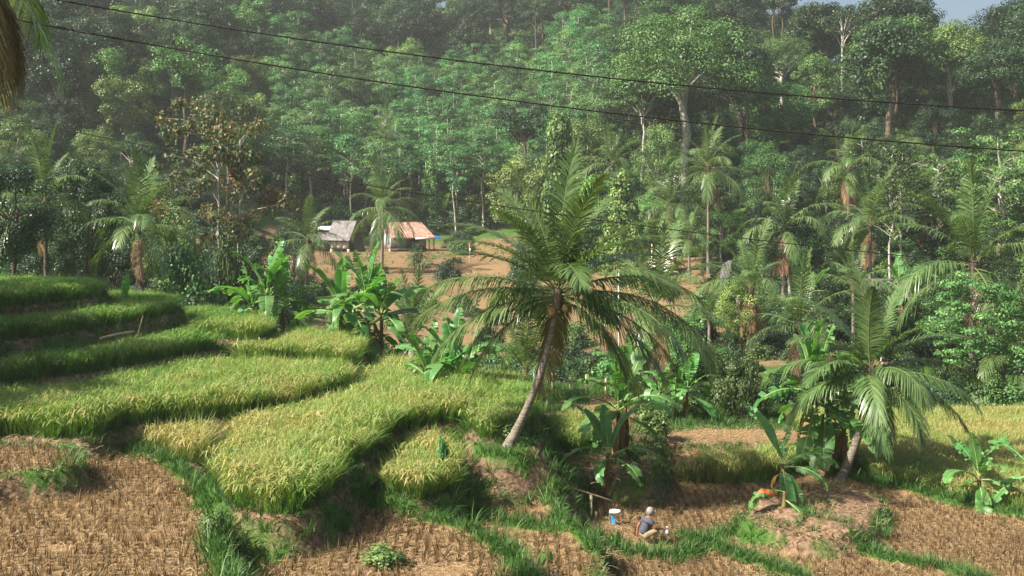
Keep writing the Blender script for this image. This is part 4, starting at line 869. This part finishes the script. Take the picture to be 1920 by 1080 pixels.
# ------------------------------------------------------------------ houses
M['tile'] = solid_mat('clay_tile', (0.28, 0.14, 0.105), (0.50, 0.34, 0.27), 2.2, .85, .2)
M['greyroof'] = solid_mat('grey_sheet', (0.13, 0.12, 0.12), (0.24, 0.22, 0.22), 2.0, .8, .2)
M['whitewall'] = solid_mat('white_wall', (0.50, 0.47, 0.44), (0.66, 0.63, 0.60), 1.5, .9, .05)
M['wood'] = solid_mat('old_wood', (0.075, 0.062, 0.055), (0.15, 0.13, 0.115), 4, .85, .2, stretch=(4, 4, .5))
M['stone'] = solid_mat('pale_stone', (0.36, 0.27, 0.20), (0.52, 0.42, 0.33), 4, .9, .3)
M['teal'] = solid_mat('teal_paint', (0.05, 0.32, 0.29), (0.08, 0.40, 0.36), 3, .6, .03)
M['tarp'] = solid_mat('blue_tarp', (0.02, 0.10, 0.32), (0.03, 0.16, 0.45), 3, .5, .1)
M['tarpblack'] = solid_mat('black_sheet', (0.015, 0.015, 0.016), (0.04, 0.04, 0.042), 3, .6, .2)
def part(o, name, mat, fn, smooth=False):
    mb = MB(); fn(mb); return link(name, mb.mesh(name, [M[mat]], smooth), o)
def quad_roof(mb, A, B, Cc, Dd, th=.06, waves=0, amp=.03, rows=8):
    """sheet from ridge A-B to eave D-C, with corrugation across and courses down"""
    A, B, Cc, Dd = map(lambda p: np.array(p, float), (A, B, Cc, Dd)); nx = max(2, waves * 4); ny = rows * 2
    s = np.linspace(0, 1, nx + 1); t = np.linspace(0, 1, ny + 1); nrm = np.cross(B - A, Dd - A); nrm /= np.linalg.norm(nrm); nrm *= np.sign(nrm[2])
    V = []
    for j, tj in enumerate(t):
        a = A + (Dd - A) * tj; c = B + (Cc - B) * tj
        for si in s: V.append(a + (c - a) * si + nrm * (amp * math.sin(si * waves * 2 * math.pi) + (.045 * ((tj * rows) % 1.0) if waves else 0)))
    V = np.array(V); n = len(V); i, j = np.meshgrid(np.arange(ny), np.arange(nx), indexing='ij'); k = i * (nx + 1) + j
    f = np.stack([k, k + 1, k + nx + 2, k + nx + 1], -1).reshape(-1, 4); mb.add(V, f); mb.add(V - nrm * th, f[:, ::-1])
# red tiled house: local x along the front, -y towards the viewer
hp = P(762, 468, 130)
o = thing('tiled_house', 'small raised house with red clay tile roof and shaded porch', 'house', (hp.x, hp.y, ground_z(hp.x, hp.y)), math.radians(24))
part(o, 'wall', 'whitewall', lambda m: (m.box((-2.7, -1.5, .35), (2.2, 1.6, 2.15)),))
part(o, 'gable', 'whitewall', lambda m: m.add([(-2.72, -1.5, 2.15), (-2.72, 1.6, 2.15), (-2.72, 0.1, 3.55), (-2.60, -1.5, 2.15), (-2.60, 1.6, 2.15), (-2.60, 0.1, 3.55)], [[0, 1, 2], [3, 5, 4]]))
part(o, 'painted_panel', 'teal', lambda m: m.box((-2.745, -1.45, .9), (-2.725, -.75, 2.1)))
rf = part(o, 'roof', 'tile', lambda m: quad_roof(m, (-3.0, .1, 3.75), (2.0, .1, 3.75), (3.1, -2.5, 1.75), (-3.0, -2.5, 1.75), .06, 26, .035, 14))
part(o, 'roof', 'tile', lambda m: quad_roof(m, (-3.0, .1, 3.75), (2.0, .1, 3.75), (2.6, 2.2, 2.05), (-3.0, 2.2, 2.05), .06, 26, .035, 12))
part(rf, 'ridge_cap', 'tile', lambda m: m.tube([(-3.05, .1, 3.78), (2.05, .1, 3.78)], .09, 7))
part(o, 'front_wall', 'wood', lambda m: m.box((-2.6, -1.56, .4), (2.1, -1.51, 2.1)))
part(o, 'door', 'tarpblack', lambda m: m.box((.1, -1.62, .4), (.95, -1.57, 2.0)))
part(o, 'window', 'whitewall', lambda m: m.box((1.15, -1.60, .55), (2.0, -1.565, 1.5)))
part(o, 'awning_board', 'white', lambda m: m.box((.4, -2.55, 1.5), (3.1, -2.49, 1.78)))
for x in (-2.6, -1.4, -.2, 1.0, 2.1): part(o, 'foundation_stone', 'stone', lambda m, x=x: m.box((x - .16, -1.5, -.4), (x + .16, -1.15, .35)))
for x in (2.35, 3.0): part(o, 'porch_post', 'wood', lambda m, x=x: m.box((x - .06, -2.3, -.4), (x + .06, -2.18, 1.75)))
part(o, 'porch_floor', 'wood', lambda m: m.box((-2.65, -1.9, .25), (2.2, -1.5, .35)))
tp = part(o, 'tarpaulin', 'tarp', lambda m: quad_roof(m, (3.15, -1.6, 2.05), (3.9, -1.6, 1.95), (4.0, -2.7, 1.55), (3.15, -2.6, 1.7), .03)); tp['label'] = 'blue tarpaulin sheet tied at the eave'
part(tp, 'tarpaulin_pole', 'wood', lambda m: m.tube([(3.9, -2.6, -.4), (3.92, -2.62, 1.6)], .035, 5))
hp = P(646, 471, 128)
o = thing('grey_roofed_hut', 'small raised hut with steep grey sheet roof and white panel wall', 'hut', (hp.x, hp.y, ground_z(hp.x, hp.y)), math.radians(-20))
part(o, 'wall', 'wood', lambda m: m.box((-1.35, -1.2, .35), (1.35, 1.4, 1.7)))
for i in range(3): part(o, 'wall_panel', 'whitewall', lambda m, i=i: m.box((-1.28 + i * .87, -1.24, .42), (-.46 + i * .87, -1.205, 1.62)))
for i in range(3): part(o, 'roof_sheet', 'greyroof', lambda m, i=i: quad_roof(m, (-1.75 + i * 1.14, .2, 3.95), (-.63 + i * 1.14, .2, 3.95), (-.63 + i * 1.14, -1.75, 1.45), (-1.75 + i * 1.14, -1.75, 1.45), .04 + .01 * i))
part(o, 'roof', 'greyroof', lambda m: quad_roof(m, (-1.75, .2, 3.93), (1.65, .2, 3.93), (1.65, 1.9, 1.6), (-1.75, 1.9, 1.6)))
part(o, 'ridge_cap', 'greyroof', lambda m: m.tube([(-1.8, .2, 3.97), (1.7, .2, 3.97)], .06, 6))
part(o, 'side_sheet', 'tarpblack', lambda m: quad_roof(m, (1.42, -1.2, 2.3), (1.42, 1.3, 2.3), (2.3, 1.5, .0), (2.3, -1.3, .0), .04))
for x in (-1.25, 1.2): part(o, 'foundation_stone', 'stone', lambda m, x=x: m.box((x - .15, -1.2, -.5), (x + .15, -.85, .35)))
part(o, 'lean_to_roof', 'white', lambda m: quad_roof(m, (-3.9, .6, 3.2), (-1.8, .6, 3.2), (-1.8, -.6, 2.75), (-3.9, -.6, 2.75), .04, 10, .03, 1))
part(o, 'lean_to_roof', 'greyroof', lambda m: quad_roof(m, (-3.6, -.5, 2.4), (-1.8, -.5, 2.4), (-1.8, -1.6, 1.5), (-3.6, -1.6, 1.5), .04, 8, .03, 1))
part(o, 'side_wall', 'wood', lambda m: m.box((-3.2, -.4, -.3), (-1.45, 1.2, 2.6)))
hp = P(1660, 560, 60)
o = thing('thatched_hut', 'weathered brown hut half buried in the thicket', 'hut', (hp.x, hp.y, ground_z(hp.x, hp.y)), math.radians(-12)); o.location.z = hp.z - .3
part(o, 'wall', 'wood', lambda m: m.box((-1.0, -.8, -1.5), (1.0, .8, .55)))
part(o, 'roof', 'wood', lambda m: quad_roof(m, (-1.2, 0, 1.5), (1.2, 0, 1.5), (1.4, -1.2, .45), (-1.4, -1.2, .45), .08))
part(o, 'roof', 'wood', lambda m: quad_roof(m, (-1.2, 0.01, 1.5), (1.2, 0.01, 1.5), (1.4, 1.2, .45), (-1.4, 1.2, .45), .08))
part(o, 'window_panel', 'stone', lambda m: m.box((-.6, -.84, -.1), (.3, -.805, .4)))
# bamboo drying racks and fences
def rack(label, pts, hts, rails, name='bamboo_fence', mat='bamboo', r=.03):
    p0 = Vector(pts[0]); o = thing(name, label, 'fence', p0)
    for p, hh in zip(pts, hts):
        d = Vector(p) - p0; part(o, 'post', mat, lambda m, d=d, hh=hh: m.tube([d + Vector((0, 0, -.4)), d + Vector((.02, 0, hh))], r * 1.2, 6))
    for i, j, z0, z1 in rails:
        a = Vector(pts[i]) - p0; c = Vector(pts[j]) - p0; e = (c - a).normalized() * .3
        part(o, 'rail', mat, lambda m, a=a, c=c, e=e, z0=z0, z1=z1: m.tube([a - e + Vector((0, -r * 2.3, z0)), c + e + Vector((0, -r * 2.3, z1))], r, 6))
    return o
def gp(u, Y, dv=0): x = (u - 960) / F * Y; return (x, Y, ground_z(x, Y))
rack('bamboo drying racks of crossed poles under the yellowing palm', [gp(1196, 94), gp(1222, 96), gp(1246, 94), gp(1262, 97)], [2.6, 2.3, 2.5, 1.9], [(0, 2, 2.1, 2.2), (0, 3, 1.4, 1.3), (1, 3, .8, .9), (0, 2, .5, .6), (0, 3, 1.8, 1.0)], r=.055)
rack('weathered pole fence behind the straw patch', [gp(1035, 40.5), gp(1068, 40.5), gp(1098, 41), gp(1135, 41.5), gp(1180, 41.5), gp(1215, 41)], [.75, .65, .8, .7, .8, .6], [(0, 1, .6, .5), (1, 2, .5, .6), (2, 3, .6, .5), (3, 5, .55, .4)], name='pole_fence', r=.03)
rack('bamboo pole propped on a short post beside the bucket', [P(1107, 985, 27.6), P(1117, 990, 27.4)], [.52, .12], [(0, 0, .5, .5)], name='bamboo_rail', r=.035)
o = bpy.data.objects['bamboo_rail']
for c in list(o.children):
    if c.name.startswith('rail'): bpy.data.objects.remove(c)
part(o, 'rail', 'bamboo', lambda m: m.tube([(-.98, .12, .80), (-.4, .06, .66), (.62, -.05, .36)], .024, 6)); o.location.z = ground_z(o.location.x, o.location.y)
# sticks among the upper terraces
def stick(label, a, c, r=.02, name='bamboo_stick'):
    mb = MB(); a = Vector(a); c = Vector(c); mb.tube([Vector((0, 0, 0)), (c - a) * .5 + Vector((0, 0, .02)), c - a], r, 6); tag(link(name, mb.mesh(name, [M['bamboo']], True), None, a), label, 'stick')
stick('pale bamboo stick lying on the bank of the second terrace', P(188, 634, 32.0), P(252, 621, 33.2), .035)
stick('upright stick beside the lying bamboo stick', P(258, 630, 33.5), P(268, 592, 33.5), .02)
stick('thin stake at the bank of the short rounded terrace', P(446, 652, 35.5), P(446, 634, 35.5), .018); stick('second thin stake near the end of the short rounded terrace', P(486, 650, 35.5), P(486, 632, 35.5), .018)
stick('white pole standing behind the leaning palm fronds', gp(1160, 46), P(1160, 505, 46), .032, 'white_pole'); bpy.data.objects['white_pole'].data.materials[0] = M['white']
# red and white flags
M['red'] = solid_mat('red_cloth', (0.55, 0.03, 0.03), (0.65, 0.06, 0.05), 3, .7, .05)
for lb, u, v, Y in [('red and white flag on a pole beside the red tiled house', 880, 472, 118), ('red and white flag on a pole at the bamboo racks', 1246, 470, 93)]:
    x = (u - 960) / F * Y; o = thing('flag', lb, 'flag', (x, Y, ground_z(x, Y)))
    fp = part(o, 'pole', 'bamboo', lambda m: m.tube([(0, 0, -.3), (0, 0, 2.4)], .035, 5)); part(fp, 'red_cloth', 'red', lambda m: m.box((.04, -.02, 1.7), (.16, .02, 2.35))); part(fp, 'white_cloth', 'white', lambda m: m.box((.04, -.02, 1.0), (.16, .02, 1.7)))
x, y, z = gp(1362, 84); o = tag(link('metal_sheet', None), 'tilted grey corrugated sheet standing in the thicket', 'sheet'); o.location = (x, y, z + 1.0); part(o, 'sheet', 'greyroof', lambda m: quad_roof(m, (-.3, .3, 1.6), (.5, .3, 1.9), (.1, -.3, .0), (-.7, -.3, -.2), .03, 6, .03, 1)); part(o, 'prop', 'wood', lambda m: m.tube([(0, .1, -1.2), (0, .1, 1.2)], .05, 5))
# pandan clumps on the slope under the houses
def spiky(label, u, Y, s, stem):
    x = (u - 960) / F * Y; o = thing('pandan_plant', label, 'plant', (x, Y, ground_z(x, Y)), 0, None, s)
    r = np.random.default_rng(u); n = 90; a = r.uniform(0, 6.28, n); el = r.uniform(-.3, 1.3, n); d = np.stack([np.cos(a) * np.cos(el), np.sin(a) * np.cos(el), np.sin(el)], 1)
    t = np.linspace(0, 1, 4)[None, :, None]; C = np.array([0, 0, stem]) + r.normal(0, .2, (n, 1, 3)) + d[:, None] * t * 1.0 + np.array([0, 0, -.55]) * t ** 2
    W = norm(np.cross(d, [0, 0, 1.]))[:, None] * np.array([.03, .035, .025, .004])[None, :, None]; mb = MB(); mb.ribbons(C, np.broadcast_to(W, C.shape), r.uniform(.2, 1, n)); link('foliage', mb.mesh('pandan', [M['frond']]), o)
    part(o, 'stem', 'bark_pale', lambda m: m.tube([(0, 0, -.4), (.05, 0, stem + .1)], .1, 6))
spiky('rounded pandan clump on the slope below the hut', 697, 114, 1.3, .5); spiky('wide pandan clump with pale stem below the red tiled house', 788, 112, 1.7, 1.0); spiky('second wide pandan head on the slope below the tiled house', 775, 114, 1.3, .7)

# ------------------------------------------------------------------ bucket, pot, earth block
def lathe(mb, prof, sides=20, mat=0):
    a = np.arange(sides) / sides * 2 * math.pi; k = len(prof); v = np.array([[[r_ * math.cos(x), r_ * math.sin(x), z_] for x in a] for r_, z_ in prof])
    i, j = np.meshgrid(np.arange(k - 1), np.arange(sides), indexing='ij'); j2 = (j + 1) % sides
    mb.add(v, np.stack([i * sides + j, i * sides + j2, (i + 1) * sides + j2, (i + 1) * sides + j], -1).reshape(-1, 4), .5, mat)
M['plastic'] = solid_mat('white_plastic', (0.66, 0.66, 0.64), (0.74, 0.74, 0.72), 3, .4, .02); M['label_blue'] = solid_mat('blue_label', (0.01, 0.20, 0.46), (0.02, 0.30, 0.58), 2, .4, .02)
x, y = q2(1153, 999, -9.0); o = thing('paint_bucket', 'white plastic bucket with blue printed label by the soil bank', 'bucket', (x, y, ground_z(x, y) - .02), math.radians(0), None, 1.1)
bb_ = part(o, 'body', 'plastic', lambda m: lathe(m, [(0.001, .01), (.105, .01), (.11, .0), (.128, .30), (.14, .30), (.14, .335), (.122, .335), (.102, .04), (.001, .04)], 32))
def band(m, lo, hi, a0, a1, rr=lambda z: .1113 + z * .06 + .0012):
    n = 14; A = np.linspace(a0, a1, n)
    V = [[rr(lo(t)) * math.cos(a), rr(lo(t)) * math.sin(a), lo(t)] for t, a in zip(np.linspace(0, 1, n), A)] + [[rr(hi(t)) * math.cos(a), rr(hi(t)) * math.sin(a), hi(t)] for t, a in zip(np.linspace(0, 1, n), A)]
    m.add(V, [[i, i + 1, n + i + 1, n + i] for i in range(n - 1)])
part(bb_, 'label_print', 'label_blue', lambda m: band(m, lambda t: .03, lambda t: float(np.interp(t, [0, .22, .45, .7, 1], [.25, .235, .15, .10, .085])), -2.6, -.5))
part(bb_, 'label_emblem', 'label_blue', lambda m: band(m, lambda t: .185, lambda t: .185 + .05 * math.sin(t * math.pi), -1.4, -.85))
part(bb_, 'handle', 'plastic', lambda m: m.tube([(.142 * math.cos(q_), -.142 * abs(math.sin(q_)) * .35, .30 - .10 * math.sin(q_)) for q_ in np.linspace(0, math.pi, 9)], .004, 5))
M['pot'] = solid_mat('grey_blue_pot', (0.20, 0.27, 0.29), (0.30, 0.38, 0.40), 4, .5, .05)
x, y = q2(1187, 948, -9.0); o = tag(link('water_pot', None), 'small grey-blue pot at the foot of the soil bank', 'pot'); o.location = (x, y, ground_z(x, y) - .01); o.rotation_euler = (0, .35, 0)
part(o, 'body', 'pot', lambda m: lathe(m, [(.001, 0), (.06, 0), (.11, .07), (.115, .12), (.08, .17), (.085, .19), (.07, .185), (.09, .11), (.001, .02)], 16), True); part(o, 'lid', 'stone', lambda m: lathe(m, [(.001, .21), (.04, .205), (.082, .192)], 14), True)

# ------------------------------------------------------------------ the crouching person
M['skin'] = solid_mat('tanned_skin', (0.24, 0.115, 0.07), (0.30, 0.15, 0.095), 5, .55, .02); M['shirt'] = solid_mat('slate_shirt', (0.055, 0.06, 0.085), (0.095, 0.10, 0.13), 30, .85, .1)
M['khaki'] = solid_mat('khaki_trousers', (0.27, 0.20, 0.12), (0.36, 0.28, 0.18), 9, .85, .1); M['cap'] = solid_mat('pale_cap', (0.22, 0.21, 0.20), (0.28, 0.27, 0.25), 9, .8, .05); M['hair'] = solid_mat('grey_hair', (0.10, 0.095, 0.09), (0.22, 0.21, 0.20), 30, .8, .2)
def skin_mesh(name, verts, edges, rad, mat, root=0, sub=2):
    me = bpy.data.meshes.new(name); me.from_pydata(verts, edges, []); me.materials.append(M[mat]); o = bpy.data.objects.new(name, me); COL.objects.link(o)
    sk = o.modifiers.new('skin', 'SKIN'); sk.use_smooth_shade = True
    lay = me.skin_vertices[0] if len(me.skin_vertices) else None
    if lay is None:
        bpy.context.view_layer.objects.active = o; bpy.ops.mesh.customdata_skin_add(); lay = me.skin_vertices[0]
    for i, r_ in enumerate(rad): lay.data[i].radius = (r_, r_) if not hasattr(r_, '__len__') else r_; lay.data[i].use_root = (i == root)
    ss = o.modifiers.new('smooth', 'SUBSURF'); ss.levels = sub; ss.render_levels = sub
    return o
BV = [(0, 0, .27), (.05, 0, .42), (.11, 0, .56), (.15, 0, .66), (.175, 0, .73), (.20, 0, .80), (.215, 0, .88),        # pelvis .. head top
      (.12, -.17, .63), (.24, -.27, .47), (.44, -.22, .41), (.50, -.20, .395),                                        # right arm forward
      (.10, .17, .63), (-.02, .27, .40), (-.03, .30, .17), (-.02, .31, .09),                                           # left arm down to the ground
      (.02, -.11, .25), (.36, -.17, .38), (.22, -.15, .09), (.32, -.16, .035),
      (.02, .11, .25), (.34, .17, .40), (.20, .15, .09), (.30, .16, .035)]
BE_ = [(0, 1), (1, 2), (2, 3), (3, 4), (4, 5), (5, 6), (3, 7), (7, 8), (8, 9), (9, 10), (3, 11), (11, 12), (12, 13), (13, 14), (0, 15), (15, 16), (16, 17), (17, 18), (0, 19), (19, 20), (20, 21), (21, 22)]
BR = [.125, .115, .125, .10, .05, .085, .075, .062, .042, .032, .026, .062, .042, .032, .026, .095, .062, .042, .034, .095, .062, .042, .034]
# five fingers on each hand
for hi, dr in ((10, Vector((1, 0, -.05))), (14, Vector((.25, .1, -1)))):
    hv = Vector(BV[hi]); sd = dr.cross(Vector((0, 0, 1)) if abs(dr.z) < .5 else Vector((1, 0, 0))).normalized(); dn = dr.cross(sd).normalized()
    palm_i = len(BV); BV.append(tuple(hv + dr.normalized() * .045)); BE_.append((hi, palm_i)); BR.append((.034, .02))
    for k in range(5):
        off = (k - 1.5) * .019 if k < 4 else -.045; ln_ = [.062, .072, .068, .05, .04][k]
        b0 = Vector(BV[palm_i]) + sd * off + dr.normalized() * (.02 if k < 4 else -.015); b1 = b0 + dr.normalized() * ln_ * .55 + (sd * -.012 if k == 4 else Vector()); b2 = b1 + dr.normalized() * ln_ * .35 + dn * .018
        n0 = len(BV); BV += [tuple(b0), tuple(b1), tuple(b2)]; BE_ += [(palm_i, n0), (n0, n0 + 1), (n0 + 1, n0 + 2)]; BR += [.0095, .009, .0075]
px, py = q2(1207, 1032, -9.0); pz = ground_z(px, py)
person = skin_mesh('person', BV, BE_, BR, 'skin'); person.location = (px, py, pz - .01); person.rotation_euler = (0, 0, math.radians(24)); person.scale = (.93,) * 3
tag(person, 'person in grey cap and slate shirt crouching on the stubble holding a white bag', 'person')
def wear(name, vs, es, rs, mat, lb=None):
    q_ = skin_mesh(name, vs, es, rs, mat); q_.parent = person
    if lb: q_['label'] = lb
wear('shirt', [(-.035, 0, .22), (.05, 0, .42), (.11, 0, .56), (.145, 0, .655), (.165, 0, .70), (.12, -.17, .63), (.19, -.235, .53), (.10, .17, .63), (.03, .235, .49)], [(0, 1), (1, 2), (2, 3), (3, 4), (3, 5), (5, 6), (3, 7), (7, 8)], [.165, .145, .15, .125, .075, .088, .07, .088, .07], 'shirt')
wear('trousers', [(0, 0, .25), (.03, -.11, .25), (.37, -.17, .385), (.25, -.155, .14), (.03, .11, .25), (.35, .17, .405), (.23, .155, .14)], [(0, 1), (1, 2), (2, 3), (0, 4), (4, 5), (5, 6)], [.11, .105, .082, .062, .105, .082, .062], 'khaki')
mb = MB(); lathe(mb, [(.001, .125), (.06, .115), (.10, .075), (.112, .02), (.113, -.01)], 20); A = np.linspace(-1.05, 1.05, 10)
mb.add([[.108 * math.cos(a), .108 * math.sin(a), .0] for a in A] + [[.10 * math.cos(a) + .095 * math.cos(a * .6), .10 * math.sin(a), -.022] for a in A], [[i, i + 1, 11 + i, 10 + i] for i in range(9)])
q_ = link('cap', mb.mesh('cap', [M['cap']], True), person, (.212, 0, .855), (0, .16, 0)); q_['label'] = 'pale grey peaked cap'
mb = MB(); lathe(mb, [(.104, .0), (.108, -.03), (.10, -.065)], 18); link('hair', mb.mesh('hair', [M['hair']], True), person, (.205, 0, .86))
for s in (-1, 1):
    mb = MB(); lathe(mb, [(.001, -.02), (.014, -.012), (.017, 0), (.012, .014), (.001, .02)], 8); link('ear', mb.mesh('ear', [M['skin']], True), person, (.215, s * .095, .825), (0, 0, 0), (1, .6, 1.5))
mb = MB(); mb.tube([(.295, 0, .825), (.318, 0, .80), (.30, 0, .785)], [.012, .018, .012], 6); link('nose', mb.mesh('nose', [M['skin']], True), person)
for s in (-1, 1):
    mb = MB(); lathe(mb, [(.001, -.008), (.008, 0), (.001, .008)], 8); link('eye', mb.mesh('eye', [M['hair']], True), person, (.292, s * .033, .835))
mb = MB(); mb.box((.288, -.024, .765), (.296, .024, .771)); link('mouth', mb.mesh('mouth', [M['hair']]), person)
# white bag in the hand
r = np.random.default_rng(5); mb = MB(); lathe(mb, [(.001, 0), (.07, .005), (.10, .05), (.085, .11), (.03, .16), (.018, .18), (.05, .23), (.045, .25), (.001, .2)], 14); mb.v[0] = mb.v[0] + r.normal(0, .010, mb.v[0].shape)
M['bag'] = leaf_mat('plastic_bag', [(0.6, 0.6, 0.6), (0.68, 0.68, 0.68), (0.75, 0.75, 0.75)], .3, .3, 0, 0, spec=.6)
hw = Matrix.Translation(person.location) @ Matrix.Rotation(math.radians(24), 4, 'Z') @ Matrix.Scale(.93, 4) @ Vector((.60, -.19, .36)); tag(link('plastic_bag', mb.mesh('plastic_bag', [M['bag']], True), None, hw - Vector((0, 0, .12)), (.1, .2, 0), .8), "white plastic bag held in the crouching person's hand", 'bag')

# ------------------------------------------------------------------ power cables
def cable(label, pts, Y0, Y1, r):
    u = np.array([p[0] for p in pts], float); v = np.array([p[1] for p in pts], float); cf = np.polyfit(u, v, 2); uu = np.linspace(-700, 2700, 60); vv = np.polyval(cf, uu); yy = Y0 + (Y1 - Y0) * (uu - uu[0]) / (uu[-1] - uu[0])
    pt = np.stack([(uu - 960) / F * yy, yy, -(vv - HZ) / F * yy], 1); mb = MB(); mb.tube(pt - pt[0], r, 6); tag(link('power_cable', mb.mesh('power_cable', [M['black']], True), None, pt[0]), label, 'cable')
cable('thick dark power cable strung highest across the forest', [(130, 3), (480, 63), (900, 118), (1120, 144), (1480, 177), (1920, 208)], 15, 16.5, .013)
cable('thick dark power cable strung just below the highest one', [(0, 30), (480, 118), (900, 181), (1120, 208), (1480, 247), (1920, 284)], 15, 16.5, .013)
cable('thin grey wire strung low in front of the palm crowns', [(0, 218), (480, 312), (900, 380), (1120, 412), (1480, 457), (1700, 480)], 20, 21, .0105)

# ------------------------------------------------------------------ haze
mb = MB(); mb.box((-310, -40, -14), (310, 432, 92)); me = mb.mesh('haze', [])
m, t, ns, ln = new_mat('haze'); pv = ns.new('ShaderNodeVolumePrincipled'); pv.inputs['Color'].default_value = (.86, .92, .92, 1); pv.inputs['Density'].default_value = .00038; pv.inputs['Anisotropy'].default_value = .2
oo = ns.new('ShaderNodeOutputMaterial'); ln.new(pv.outputs[0], oo.inputs['Volume']); me.materials.append(m)
hz = link('haze', me); hz['kind'] = 'stuff'; hz['label'] = 'pale humid haze over the valley'
